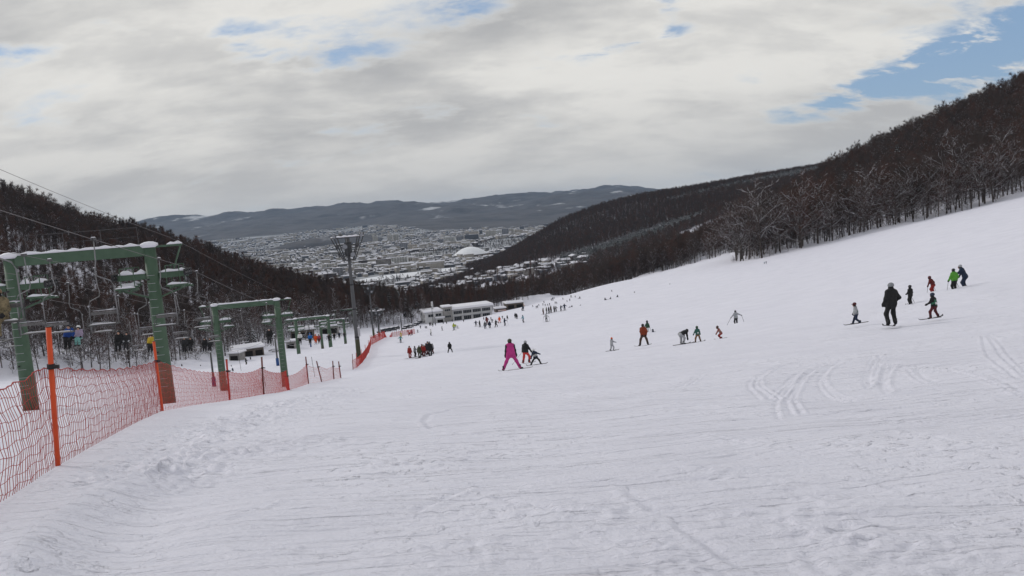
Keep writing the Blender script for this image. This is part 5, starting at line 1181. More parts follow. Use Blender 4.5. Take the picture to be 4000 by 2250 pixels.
def skeleton(pose, kid, fz):
    """joints of a 1.75 m figure: returns capsules and hand/head/foot data. fz: ground height under each foot"""
    g = dict(w=.13, st=0., drop=.02, lean=6., side=0., hand='down', twist=0., look=0., tilt=0., seat=0., foot=None, px=0., py=0.); g.update(pose)
    feet = g['foot'] or [(-g['w'], -g['st']), (g['w'], g['st'])]
    fl_ = Vector((feet[0][0], feet[0][1], fz[0])); fr_ = Vector((feet[1][0], feet[1][1], fz[1]))
    off_ = max(.0, math.hypot(max(abs(feet[0][0]), abs(feet[1][0]))-.09, max(abs(feet[0][1]), abs(feet[1][1]))))
    hipz = math.sqrt(max(.81**2-off_**2, .2))+.19-g['drop']+(fz[0]+fz[1])/2
    if g['seat']: hipz = g['seat']
    hip = Vector((g['px'], g['py'], hipz)); ln_, sd_ = R(g['lean']), R(g['side'])
    upv = Vector((math.sin(sd_)*math.cos(ln_), math.sin(ln_), math.cos(ln_)*math.cos(sd_))).normalized(); tw = R(g['twist']); side = Vector((math.cos(tw), math.sin(tw), 0)); side = (side-upv*side.dot(upv)).normalized(); fwd = upv.cross(side)*-1
    fwd = side.cross(upv)*-1 if False else upv.cross(side)
    bl = .50; chest = hip+upv*bl*.62; sh = hip+upv*bl; neck = sh+upv*.075; hs = 1.22 if kid else 1.0
    hd = neck+upv*(.10*hs)+fwd*.02+Vector((0, 0, .035*hs)); lk = R(g['look']+g['twist']); hf = Vector((-math.sin(lk)*-1, math.cos(lk), -.15+math.sin(R(g['tilt'])))).normalized(); hf = Vector((math.sin(lk), math.cos(lk), -.12)).normalized()
    pr = []
    J, T, G, K, B_ = 0, 1, 2, 3, 4
    for s in (-1, 1):
        pr.append((hip+side*.075*s-upv*.02, chest+side*.095*s, .125, .122, J)); pr.append((chest+side*.09*s, sh+side*.10*s-upv*.02, .125, .095, J))
    pr.append((sh-side*.17-upv*.03, sh+side*.17-upv*.03, .085, .085, J)); pr.append((hip-side*.085+upv*.02, hip+side*.085+upv*.02, .148, .148, J)); pr.append((hip-side*.08-upv*.09, hip+side*.08-upv*.09, .125, .125, T))
    pr.append((sh, neck+upv*.03, .075, .068, J)); pr.append((sh-fwd*.05-side*.06, sh-fwd*.05+side*.06, .08, .08, J))          # collar and hood roll
    pr.append((hd-Vector((0, 0, .045*hs)), hd+Vector((0, 0, .035*hs)), .088*hs, .098*hs, B_)); pr.append((hd+hf*.078*hs-Vector((0, 0, .06*hs)), hd+hf*.06*hs-Vector((0, 0, .08*hs)), .045*hs, .04*hs, K)); pr.append((hd+hf*.098*hs-Vector((0, 0, .012)), hd+hf*.112*hs-Vector((0, 0, .035)), .014, .018, K))
    ank = []
    for s, ft in ((-1, fl_), (1, fr_)):
        h0 = hip+side*.095*s-upv*.06; a_ = ft+Vector((0, 0, .15)); tgt = a_-Vector((0, 0, .03)); out = Vector((.35*s, 1, .1)); kn, a2 = ik(h0, tgt, .43, .41, out if not g.get('kneehint') else Vector(g['kneehint']))
        pr.append((h0, kn, .112, .085, T)); pr.append((kn, a2+Vector((0, 0, .02)), .085, .088, T)); ank.append(a2)
    hands = {'down': ((-.24, .04, -.55), (.24, .04, -.55)), 'poles': ((-.28, .26, -.40), (.28, .26, -.40)), 'out': ((-.50, .10, -.30), (.50, .10, -.30)), 'fwd': ((-.16, .48, -.22), (.16, .48, -.22)), 'back': ((-.10, -.20, -.46), (.10, -.20, -.46)), 'lap': ((-.14, .34, -.42), (.14, .34, -.42)), 'right': ((-.15, .3, -.4), (.42, .28, -.28)), 'left': ((-.42, .28, -.28), (.15, .3, -.4)), 'low': ((-.30, .20, -.48), (.30, .20, -.48)), 'wideout': ((-.42, .0, -.40), (.62, .12, -.34))}
    hp_ = hands[g['hand']] if isinstance(g['hand'], str) else g['hand']; hnd = []
    for s, q in ((-1, hp_[0]), (1, hp_[1])):
        s0 = sh+side*.19*s-upv*.04; t_ = s0+side*(q[0]-(.19*s if abs(q[0]) > 1 else 0))+fwd*q[1]+Vector((0, 0, q[2])); t_ = s0+side*(q[0]-.0)*.55+fwd*q[1]+Vector((0, 0, q[2])) if False else s0+side*(q[0]-.10*s)+fwd*q[1]+Vector((0, 0, q[2]))
        el_, h2 = ik(s0, t_, .29, .27, Vector((.5*s, -.9, -.2))); pr.append((s0, el_, .082, .066, 5)); pr.append((el_, h2, .066, .054, 5))
        dd = (h2-el_).normalized(); pr.append((h2, h2+dd*.09, .05, .046, G)); pr.append((h2+dd*.02, h2+dd*.06-side*.045*s+fwd*.03, .02, .018, G)); hnd.append(h2+dd*.06)
    return pr, dict(hands=hnd, head=hd, hs=hs, hf=hf, ank=ank, feet=(fl_, fr_), hip=hip, chest=chest, up=upv, side=side, fwd=fwd, sh=sh)
def helmet_mb(hd, hs, hf, scale=1.0, hat=None):
    """helmet shell (lower rim open towards the face), visor edge included"""
    mb = MB(); r_ = .128*hs*scale; c = hd+Vector((0, 0, .028*hs)); sd = hf.cross(Vector((0, 0, 1))).normalized(); rows = 6; nn = 12; V = []
    for i in range(rows+1):
        t = i/rows*1.95
        for j in range(nn):
            a = 2*math.pi*j/nn; face = max(0., math.cos(a)); tt = min(t, 1.95-.75*face) if i == rows else t*(1-.30*face*(i/rows))
            d = (hf*math.cos(a)*1.08+sd*math.sin(a))*math.sin(tt)+Vector((0, 0, 1))*math.cos(tt)*(1.0 if hat != 'point' else 1.5); V.append(tuple(c+d*r_))
    fs = [(i*nn+j, (i+1)*nn+j, (i+1)*nn+(j+1) % nn, i*nn+(j+1) % nn) for i in range(rows) for j in range(nn)]
    mb.add(V, fs); return mb
def goggles_mb(hd, hs, hf):
    mb = MB(); sd = hf.cross(Vector((0, 0, 1))).normalized(); c = hd+Vector((0, 0, .005)); pts = [c+hf*(.105*math.cos(a))*hs+sd*(.098*math.sin(a))*hs for a in np.linspace(-1.0, 1.0, 7)]
    V = []; fs = []
    for p in pts: V += [tuple(p+Vector((0, 0, .036*hs))), tuple(p-Vector((0, 0, .036*hs)))]
    for i in range(6): fs.append((2*i, 2*i+1, 2*i+3, 2*i+2))
    o = len(V); V += [tuple(Vector(v)+hf*.02) for v in V[:o]]; fs += [tuple(reversed([i+o for i in f])) for f in fs[:6]]; return mb.add(V, fs)
def ski_mb(p, d, l, wd, ground, lift=.02):
    mb = MB(); d = Vector((d[0], d[1], 0)).normalized(); s = Vector((d.y, -d.x, 0))*wd/2; V = []; ks = [(-.46, 1, 0), (-.2, .8, 0), (.1, .8, 0), (.40, 1.05, 0), (.49, .8, .02), (.54, .35, .06)]
    for t, ws, h in ks:
        q = p+d*l*t; z = ground(q.x, q.y)+lift+h*.9
        for sg in (-1, 1): V += [(q.x+s.x*sg*ws, q.y+s.y*sg*ws, z), (q.x+s.x*sg*ws, q.y+s.y*sg*ws, z+.022)]
    fs = []
    for i in range(len(ks)-1):
        o = 4*i; fs += [(o, o+4, o+6, o+2), (o+1, o+3, o+7, o+5), (o, o+1, o+5, o+4), (o+2, o+6, o+7, o+3)]
    e = 4*(len(ks)-1); fs += [(0, 2, 3, 1), (e, e+1, e+3, e+2)]; return mb.add(V, fs)
def boot_mb(a, d, s):
    d = Vector((d[0], d[1], 0)).normalized(); b = Vector((a.x, a.y, a.z)); return MB().tube([b+Vector((0, 0, .16))*s, b+Vector((0, 0, .02))*s-d*.02*s, b+Vector((0, 0, -.05))*s+d*.05*s, b+Vector((0, 0, -.075))*s+d*.19*s], [.078*s, .078*s, .066*s, .050*s], 8)
npers = [0]
def person(label, src, top, jacket, pants, yaw=0, hat='black', pose=None, kid=False, gloves='black', sleeves=None, skis=True, skiyaw=None, ski_m=0, poles=None, bib=None, hood=None, face='skin', group=None, at=None, S=None, goggles=None, hatshape=None, sitdir=None, skicross=None, collar=None, backpack=None):
    """one clothed figure; src = foot point in photograph pixels, top = y of the head top there"""
    pose = dict(pose or {})
    if at is None:
        c, r = S2(*src); base = hit(c, r)
        hpx = (src[1]-top)/3.90625; tall = hpx*math.hypot(base.y, base.x*.3)/F_PX
        pose.pop('ref', None); f0 = (0., 0.); _, i0 = skeleton(pose, kid, f0); S = S or tall/(i0['head'].z+.155*i0['hs'])
    else: base = at; pose.pop('ref', None)
    yw = R(yaw); cy_, sy_ = math.cos(yw), math.sin(yw)
    root = empty('person', base, yw, label, 'person', group)
    def ground(x, y):       # ground under a local point, in local metres
        return gz(base.x+x*cy_-y*sy_, base.y+x*sy_+y*cy_)-base.z
    ft = pose.get('foot') or [(-pose.get('w', .13), -pose.get('st', 0.)), (pose.get('w', .13), pose.get('st', 0.))]
    if at is None and 'fz' not in pose: fz = [max(-.5, min(.5, ground(q[0]*S, q[1]*S)/S))+.03 for q in ft]
    else: fz = pose.pop('fz', (0, 0))
    pr, info = skeleton(pose, kid, fz)
    far = base.y > 110; vox = (.030 if base.y < 62 else .045 if base.y < 110 else .06)
    prs = [(np.array(a), np.array(b), r0, r1, s_) for a, b, r0, r1, s_ in pr]
    if hood or hatshape: pass
    V, Q, mi = sdf_mesh(prs, vox, .03)
    ms = (fab(jacket), fab(pants), fab(gloves), fab(face) if face != 'skin' else mat('skin', COL['skin'], .6), fab('black'), fab(sleeves or jacket))
    me = np_mesh('body', V*S, Q, True, ms, mi); body = link(bpy.data.objects.new('body', me), root)
    nm = 'hat' if hatshape else 'helmet'
    hm = helmet_mb(info['head'], info['hs'], info['hf'], hat='point' if hatshape == 'point' else None); hm.v = [tuple(q*S for q in v) for v in hm.v]; hm.build(nm, mat('shell_'+hat, COL[hat], .45) if not hatshape else fab(hat), root, True)
    if goggles: g_ = goggles_mb(info['head'], info['hs'], info['hf']); g_.v = [tuple(q*S for q in v) for v in g_.v]; g_.build('goggles', mat('goggle_'+goggles, COL[goggles], .15), root)
    if hatshape == 'ears':
        sd = info['hf'].cross(Vector((0, 0, 1))).normalized()
        for s in (-1, 1): e = (info['head']+sd*.07*s+Vector((0, 0, .13)))*S; MB().tube([e, e+Vector((sd.x*.05*s, sd.y*.05*s, .10))*S], [.05*S, .015*S], 6).build('hat_ear', fab(hat), root)
    if hatshape == 'cap': q = (info['head']+Vector((0, 0, .05)))*S; MB().box((0, 0, 0), (.17*S, .15*S, .02*S), M=Matrix.Translation(q+info['hf']*.16*S) @ Matrix.Rotation(math.atan2(-info['hf'].x, info['hf'].y), 4, 'Z')).build('hat_brim', fab(hat), root)
    sd_ = skiyaw if skiyaw is not None else (0, 0)
    if not isinstance(sd_, (tuple, list)): sd_ = (sd_, sd_)
    for i, a in enumerate(info['ank']):
        dv = (-math.sin(R(sd_[i])), math.cos(R(sd_[i]))); fo = Vector(info['feet'][i])*S
        bp_ = Vector((a.x*S, a.y*S, a.z*S)); boot_mb(bp_, dv, S).build('boot', fab('dark'), root, True)
        if skis and not (far and base.y > 260):
            gl = ground if at is None else (lambda x, y: fo.z)
            ski_mb(Vector((bp_.x, bp_.y, 0)), dv, (1.55 if not kid else 1.45)*S*(1.0), .085 if S > .7 else .075, gl, .038 if at is None else -.12*S).build('ski', M_ski[ski_m], root)
    if backpack:
        q = (info['chest']-info['fwd']*.19)*S; MB().box((0, 0, 0), (.30*S, .18*S, .42*S), top=(.8, .7), M=Matrix.Translation(q)).build('backpack', fab(backpack), root)
    if collar:
        MB().tube([(info['sh']-info['up']*.04-info['fwd']*.06)*S, (info['head']-Vector((0, 0, .10)))*S], [.09*S, .088*S], 10).build('neck_warmer', fab(collar), root, True)
    if bib:
        # tabard over the torso: a slightly larger sleeve following the chest
        bm_ = MB(); up_, si, fo_ = info['up'], info['side'], info['fwd']; rows = []
        for t, a_, b_ in ((-.02, .245, .172), (.18, .24, .165), (.36, .235, .158), (.47, .19, .12)):
            c_ = info['hip']+up_*t; rows.append([c_+si*a_*math.cos(q)+fo_*b_*math.sin(q) for q in np.linspace(0, 2*math.pi, 15)[:-1]])
        V2 = [tuple(v*S) for rw in rows for v in rw]; fs = [(i*14+j, i*14+(j+1) % 14, (i+1)*14+(j+1) % 14, (i+1)*14+j) for i in range(3) for j in range(14)]
        b_o = bm_.add(V2, fs).build('bib', fab(bib[0]), root, True)
        # panel on the back carrying the print
        c_ = (info['hip']+up_*.14-fo_*.185)*S; rot = Matrix((si, up_, -fo_)).transposed().to_4x4()
        pn = MB().box((0, 0, 0), (bib[2]*S, bib[3]*S, .008), M=Matrix.Translation(c_) @ rot).build('bib_panel', fab('white'), b_o)
        if bib[1]:
            t_ = text_mesh('bib_number', bib[1], bib[3]*S*1.15, fab('black'), b_o, (0, 0, 0), (0, 0, 0)); t_.matrix_local = Matrix.Translation(c_-fo_*.012) @ rot
    if poles:
        for i, tip in enumerate(poles):
            if tip is None: continue
            h_ = info['hands'][i]*S; w0 = root.matrix_basis @ h_ if False else Matrix.Translation(base) @ Matrix.Rotation(yw, 4, 'Z') @ h_
            tl = Vector((h_.x+tip[0]*S, h_.y+tip[1]*S, 0)); tw_ = Matrix.Translation(base) @ Matrix.Rotation(yw, 4, 'Z') @ tl; tw_.z = gz(tw_.x, tw_.y)+.02 if len(tip) < 3 else tip[2]*S+base.z
            po = MB().tube([w0+(w0-tw_).normalized()*.06, tw_], .012 if base.y < 70 else .018, 5).build('ski_pole', M_pole); 
            bk = MB().tube([w0.lerp(tw_, .94), w0.lerp(tw_, .95)], .045, 8).build('basket', M_clip, po)
            tag(po, ('left' if i == 0 else 'right')+' ski pole held by the '+label, 'ski pole')
            po['label'] = ' '.join(po['label'].split()[:16])
    npers[0] += 1
    return root
ST = dict
WID = lambda w, **k: dict(w=w, drop=.02, **k)
# ---- the three in the middle
person('person in magenta ski suit with olive helmet seen from behind', (2000, 1448), 1322, 'pink', 'pink', 4, 'olive', dict(w=.46, drop=-.03, lean=5, hand=((-.20, .06, -.56), (.22, .06, -.56)), ref=1.66), sleeves='black', skiyaw=(20, -68), ski_m=1, collar='green')
person('person in black jacket and coral red trousers', (2056, 1421), 1329, 'black', 'coral', -28, 'lgrey', dict(w=.26, drop=.04, lean=6, hand='low', ref=1.68), skiyaw=(35, -10), ski_m=1, goggles='grey', poles=[(-.7, -.55), None])
person('child in dark suit with white helmet and race number 226', (2094, 1427), 1362, 'navy', 'black', -6, 'white', dict(w=.50, drop=.02, lean=20, side=-16, hand=((-.28, .10, -.45), (.50, .05, -.30)), ref=1.50), kid=True, skiyaw=(50, -65), bib=('dark', '226', .40, .20))
# ---- right middle group
person('child in pale grey suit with orange helmet', (2391, 1372), 1317, 'fleck', 'fleck', -55, 'flame', dict(w=.10, st=.20, lean=4, hand='fwd', ref=1.70), kid=True, skiyaw=-35)
person('person in rust orange jacket and dark trousers seen from behind', (2516, 1352), 1264, 'rust', 'brown', 0, 'black', dict(w=.32, lean=2, hand='back', ref=1.70), ski_m=1, skiyaw=(25, -30), sleeves='rust')
person('child in green jacket and white trousers with pointed dark hood', (2531, 1306), 1253, 'dgreen', 'white', 10, 'dark', dict(w=.12, lean=4, hand='low', ref=1.86), kid=True, hatshape='point', skiyaw=-60, poles=[None, (.35, .1)])
person('child in dark clothes fallen on the snow beside the green jacket', (2556, 1308), 1286, 'navy', 'black', -70, 'navy', dict(foot=[(-.12, .62), (.12, .70)], seat=.14, lean=-22, hand=((-.35, -.25, -.35), (.35, -.3, -.40)), kneehint=(0, .2, 1), py=0, ref=.86), kid=True, skiyaw=0, S=.66)
person('adult in black jacket and grey trousers bending over a child', (2666, 1347), 1288, 'black', 'lgrey', -62, 'black', dict(w=.16, lean=76, py=-.10, drop=.10, hand=((-.10, .30, -.50), (.14, .30, -.50)), ref=1.14), skiyaw=(-20, -40))
person('child in teal vest and tan trousers with dark green helmet', (2727, 1339), 1273, 'teal', 'tan', 6, 'dgreen', dict(w=.30, lean=10, drop=.02, hand='low', ref=1.70), kid=True, skiyaw=(40, -60), bib=('teal', '', .18, .12))
person('crouching child in patterned red suit with eared hat', (2817, 1326), 1272, 'print', 'red', 75, 'brown', dict(w=.12, st=.05, lean=30, drop=.22, hand=((-.16, .36, -.35), (.16, .40, -.42)), ref=1.42), kid=True, hatshape='ears', skiyaw=15)
person('child in white jacket and black trousers holding out two ski poles', (2876, 1273), 1212, 'fleck', 'black', 6, 'dark', dict(w=.12, lean=5, hand=((-.45, .05, -.42), (.62, .0, -.26)), ref=1.72), skiyaw=-50, poles=[(-.75, -.2), (.38, .1)])
# ---- far right group
person('child in grey vest and red helmet skiing to the left', (3346, 1267), 1181, 'grey', 'navy', 72, 'burg', dict(w=.10, st=.26, lean=8, drop=.03, hand=((-.14, .14, -.50), (.14, .16, -.50)), ref=1.66), kid=True, hatshape='cap', skiyaw=12, sleeves='lgrey', bib=('teal', '', .16, .14))
person('tall adult all in black with grey beanie seen from behind', (3484, 1274), 1105, 'black', 'black', 10, 'grey', dict(w=.20, st=.05, lean=2, side=3, hand=((-.20, .12, -.52), (.20, .14, -.40)), ref=1.74), hatshape='beanie', skiyaw=(-20, -40))
person('small child all in black beyond the tall adult', (3557, 1192), 1114, 'black', 'black', 20, 'dark', dict(w=.17, st=.06, lean=6, side=6, hand=((-.12, .25, -.4), (.18, .2, -.45)), ref=1.74), kid=True, skiyaw=-20, poles=[None, (.35, -.2)])
person('child in red suit leaning on two ski poles', (3645, 1150), 1079, 'dred', 'red', 30, 'burg', dict(w=.15, lean=26, drop=.06, hand=((-.22, .16, -.52), (.30, .0, -.46)), ref=1.60), kid=True, skiyaw=-30, poles=[(-.05, .06), (.42, -.1)])
person('child in green race vest and burgundy trousers with dark helmet', (3650, 1245), 1144, 'black', 'burg', 28, 'navy', dict(w=.42, lean=10, drop=.02, side=3, hand=((-.28, .26, -.34), (.16, .12, -.48)), ref=1.66), kid=True, skiyaw=(45, -80), bib=('vest', '', .18, .15))
person('person in bright green jacket and black trousers with ski poles', (3729, 1143), 1050, 'green', 'black', 12, 'black', dict(w=.11, lean=5, hand=((-.26, .16, -.54), (.26, .10, -.46)), ref=1.72), skiyaw=-25, poles=[(-.22, -.05), (.10, .05)])
person('adult in blue suit stooping towards the green jacket', (3770, 1132), 1035, 'navy', 'navy', 42, 'lgrey', dict(w=.14, lean=24, drop=.05, hand=((-.22, .46, -.30), (.1, .30, -.42)), ref=1.66), skiyaw=-30, sleeves='navy', poles=[(.1, -.35), None])
# ---- queue of ten on the left
G1 = 'ski class lined up left of centre'
for lb, x, y, t, j, p_, h_, yw in [
 ('person all in red at the left end of the class', 1602, 1400, 1350, 'red', 'red', 'dred', -150), ('child in grey jacket and black trousers second from the left in the class', 1622, 1395, 1351, 'grey', 'black', 'dark', -120), ('person in dark olive third from the left in the class', 1640, 1400, 1348, 'olive', 'olive', 'lgrey', -10),
 ('person in dark red behind the olive one in the class', 1650, 1390, 1343, 'dred', 'dark', 'burg', -130), ('person in bright red in the middle of the class', 1657, 1393, 1344, 'red', 'dred', 'grey', 170), ('person in dark jacket and dark red trousers in the class', 1667, 1386, 1340, 'dark', 'burg', 'black', 160), ('person in navy jacket at the back of the class', 1674, 1385, 1332, 'navy', 'burg', 'navy', 180),
 ('tall person in black in front right of the class', 1682, 1396, 1333, 'black', 'black', 'grey', 10), ('person in grey jacket and red trousers at the right end of the class', 1693, 1380, 1341, 'grey', 'dred', 'grey', 120)]:
    person(lb, (x, y), t, j, p_, yw, h_, dict(w=.11, lean=5, hand='poles' if x in (1622, 1693) else 'down', ref=1.73), skiyaw=60, group=G1, poles=[(-.05, .1), None] if x in (1622, 1693) else None)
person('adult all in black standing alone right of the class', (1759, 1382), 1335, 'black', 'black', 5, 'black', dict(w=.34, lean=2, hand='back', ref=1.68), skiyaw=(20, -40))
person('person in teal jacket with dark trousers near the net corner', (1566, 1339), 1311, 'cyan', 'black', 170, 'brown', dict(w=.12, hand='out', ref=1.74), skiyaw=-70)
person('person in yellow jacket behind the teal one', (1568, 1320), 1297, 'yellow', 'yellow', 150, 'yellow', dict(w=.12, hand='right', ref=1.74), skiyaw=-60)
G2 = 'skiers scattered on the lower piste'
SM = [('child in red with dark trousers left of the pink one', 1600, 1316, 1295, 'red', 'dark', 'dred', 30, WID(.34)), ('person in pink near the end of the red fence', 1610, 1311, 1286, 'rose', 'dred', 'brown', 40, WID(.2)), ('faint pinkish person at the end of the red fence', 1594, 1301, 1288, 'rose', 'rose', 'rose', 0, {}),
 ('grey child with arms out beyond the pink person', 1632, 1300, 1287, 'grey', 'dark', 'dark', 0, WID(.2, hand='out')), ('person in white jacket and black trousers above the class', 1685, 1314, 1284, 'white', 'black', 'white', 70, WID(.12, st=.2)), ('person in grey clothes right of the white jacket', 1727, 1292, 1273, 'grey', 'black', 'grey', -70, {}),
 ('adult in lime jacket and dark green trousers', 1774, 1291, 1262, 'lime', 'dgreen', 'lime', 0, WID(.16, hand='low')), ('small person in yellow green behind the lime jacket', 1781, 1281, 1266, 'lime', 'dgreen', 'dgreen', 0, {}), ('grey child striding right of the lime jacket', 1788, 1284, 1271, 'grey', 'grey', 'dark', -60, dict(st=.3, lean=12)),
 ('dark person below the lodge left corner', 1643, 1284, 1271, 'dark', 'dark', 'dark', 20, {}), ('left one of two dark people before the kiosk', 1662, 1284, 1273, 'navy', 'dark', 'dark', 10, {}), ('right one of two dark people before the kiosk', 1667, 1284, 1273, 'dark', 'dark', 'grey', -10, {}),
 ('leftmost person of the cluster at the kiosk', 1679, 1274, 1259, 'dark', 'black', 'dark', 0, {}), ('middle person of the cluster at the kiosk', 1684.5, 1273, 1258, 'brown', 'dark', 'dark', 60, {}), ('rightmost person of the cluster at the kiosk', 1691, 1276, 1261, 'olive', 'dark', 'olive', 0, {}), ('person just right of the kiosk', 1701, 1272, 1260, 'dark', 'black', 'dark', 0, {}),
 ('dark person before the lodge stair tower left side', 1732, 1266, 1252, 'black', 'black', 'black', 0, {}), ('dark person before the lodge stair tower middle', 1745, 1266, 1255, 'olive', 'dark', 'dark', 0, {}), ('dark person at the lodge right of the stair tower', 1767, 1257, 1246, 'dark', 'dark', 'dark', 0, {}), ('dark person beside the low white banner', 1811, 1258, 1247, 'dark', 'dark', 'brown', 0, {}),
 ('dark skier with arms out, leftmost of the middle class', 1860, 1276, 1252, 'navy', 'dark', 'dark', 0, WID(.24, hand='out')), ('person in dark suit with white sleeves in the middle class', 1874, 1279, 1251, 'dark', 'black', 'lgrey', -60, dict(st=.1)), ('person with grey jacket and backpack in the middle class', 1896, 1287, 1255, 'grey', 'navy', 'grey', 0, {}),
 ('tall person in dark red at the back of the middle class', 1904, 1271, 1237, 'dred', 'burg', 'black', 20, dict(hand='right')), ('dark navy person fourth in the middle class', 1914, 1284, 1253, 'navy', 'black', 'navy', 10, dict(st=.12)), ('black clad person fifth in the middle class', 1938, 1281, 1248, 'black', 'black', 'lgrey', -50, dict(st=.2, hand='fwd')), ('small dark person far left behind the middle class', 1890, 1250, 1238, 'dark', 'dark', 'dark', 0, {}),
 ('second small dark person behind the middle class', 1899, 1250, 1237, 'olive', 'dark', 'dark', 0, {}), ('third small dark person behind the middle class', 1918, 1249, 1238, 'navy', 'dark', 'dark', 0, {}), ('child with arms out behind the black clad person', 1923, 1262, 1245, 'dark', 'dark', 'dark', 0, WID(.22, hand='out')),
 ('person in flame orange suit near the lodge', 1952, 1263, 1236, 'flame', 'flame', 'dred', 0, WID(.2, hand='low')), ('small child with arms out right of the orange suit', 1963, 1246, 1233, 'dark', 'dark', 'dark', 0, WID(.2, hand='out')), ('person in navy jacket and grey trousers holding a pole out', 1972, 1275, 1242, 'navy', 'grey', 'navy', -60, dict(hand='fwd')), ('dark skier above the navy and grey one', 1982, 1250, 1231, 'dark', 'dark', 'navy', -40, dict(st=.15)),
 ('left one of the dark pair right of the lodge', 2014, 1245, 1222, 'dark', 'black', 'black', 20, {}), ('right one of the dark pair right of the lodge', 2019, 1247, 1224, 'black', 'black', 'dark', -30, dict(st=.1)), ('child in light blue suit skiing alone', 2045, 1260, 1230, 'lblue', 'grey', 'navy', 50, dict(lean=10, hand='poles')), ('person in white jacket with poles below the upper class', 2135, 1257, 1226, 'lgrey', 'black', 'grey', 0, dict(hand='out')),
 ('brownish red person at the left end of the upper class', 2122, 1229, 1203, 'brown', 'burg', 'brown', -70, {}), ('second person of the upper class in grey green', 2135, 1226, 1200, 'olive', 'grey', 'dark', -70, {}), ('third person of the upper class in black', 2144, 1225, 1198, 'black', 'black', 'dark', -60, {}), ('fourth person of the upper class, tall and dark brown', 2152, 1222, 1194, 'brown', 'dark', 'dark', -60, {}), ('fifth person of the upper class in dark grey', 2165, 1220, 1194, 'dark', 'dark', 'grey', -60, {}), ('sixth person of the upper class with arms bent', 2172, 1218, 1195, 'black', 'black', 'dark', -70, dict(hand='fwd')),
 ('dark navy person right of the upper class', 2191, 1216, 1192, 'navy', 'dark', 'dark', -60, dict(hand='fwd', lean=12)), ('navy clad person with arms out at the right end of the upper class', 2206, 1213, 1186, 'navy', 'navy', 'dark', 10, dict(hand='out')),
 ('left one of two small people left of the upper class', 2039, 1214, 1204, 'dark', 'dark', 'dark', 0, {}), ('right taller one of two small people left of the upper class', 2044, 1214, 1194, 'navy', 'dark', 'dark', 0, {}), ('tiny dark figure near the hut fence', 2081, 1199, 1191, 'dark', 'dark', 'dark', 0, {}), ('tiny figure leaning in the small far cluster', 2095, 1204, 1194, 'dark', 'dark', 'dark', 0, WID(.25, lean=16)),
 ('tiny dark figure right of the leaning one in the far cluster', 2100, 1202, 1192, 'navy', 'dark', 'dark', 0, {}), ('topmost tiny figure of the far cluster by the hut', 2105, 1195, 1187, 'dark', 'dark', 'dark', 0, {}), ('tiny figure above the brownish red person', 2121, 1193, 1184, 'dark', 'dark', 'dark', 0, {}), ('tiny dark figure above the second of the upper class', 2130, 1195, 1186, 'black', 'dark', 'dark', 0, {}), ('tiny pair member above the upper class, left', 2125, 1184, 1175, 'dark', 'dark', 'dark', 0, {}), ('tiny figure above the third of the upper class', 2139, 1194, 1186, 'olive', 'dark', 'dark', 0, {}),
 ('tiny figure above the fourth of the upper class', 2147, 1193, 1183, 'navy', 'dark', 'dark', 0, {}), ('left one of the tiny bending pair far up', 2169, 1187, 1177, 'dark', 'dark', 'dark', 0, WID(.25)), ('right one of the tiny bending pair far up', 2175, 1187, 1178, 'dark', 'dark', 'dark', 30, dict(lean=20)), ('left one of three tiny figures near the treeline', 2154, 1175, 1165, 'dark', 'dark', 'dark', 0, {}), ('tallest of three tiny figures near the treeline', 2160, 1174, 1161, 'navy', 'dark', 'dark', 0, {}), ('right one of three tiny figures near the treeline', 2165, 1168, 1160, 'dark', 'dark', 'dark', 0, {}),
 ('tiny lone figure between the far groups', 2199, 1170, 1162, 'dark', 'dark', 'dark', 0, dict(st=.2)), ('tiny left figure above the navy clad person', 2215, 1179, 1172, 'dark', 'dark', 'dark', 0, {}), ('tiny right figure above the navy clad person', 2226, 1176, 1166, 'dark', 'dark', 'grey', 0, {}), ('tiny dark skier at the wood edge, left', 2231, 1163, 1152, 'black', 'dark', 'dark', 0, WID(.2)), ('tiny dark skier at the wood edge, right', 2247, 1162, 1154, 'dark', 'dark', 'dark', 0, {}), ('tiny person close to the far treeline', 2250, 1146, 1140, 'dark', 'dark', 'dark', 0, {}),
 ('tiny dark skier on the upper right run', 2390, 1140, 1132, 'dark', 'dark', 'dark', 0, {}),
 ('skier standing in the lift corridor before the long shed', 962, 1426, 1398, 'dark', 'olive', 'black', -40, dict(hand='left')), ('dark person at the long shed', 979, 1407, 1393, 'black', 'black', 'black', 0, {}), ('dark skier crouching behind the net in the corridor', 911, 1455, 1437, 'navy', 'dark', 'dark', 40, dict(lean=35, w=.22, ref=1.45)), ('small pale skier left of the crouching one', 904, 1435, 1424, 'grey', 'dark', 'grey', 0, {}), ('tiny dark skier at the far left of the corridor', 711, 1435, 1421, 'black', 'black', 'black', 0, {}), ('second tiny dark skier left in the corridor', 784, 1434, 1424, 'dark', 'dark', 'dark', 0, {})]
for lb, x, y, t, j, p_, h_, yw, ps in SM:
    ps = dict(ps); ps.setdefault('ref', 1.72); pack = 'dark' if 'backpack' in lb else None
    pl = [(-.2, .1), (.2, .1)] if lb.startswith('person in white jacket with poles') else [None, (.1, .2)] if 'holding a pole' in lb else None
    person(lb, (x, y), t, j, p_, yw, h_, ps, group=G2, skiyaw=(-55, -65) if x % 2 else (30, -35), poles=pl, backpack=pack)
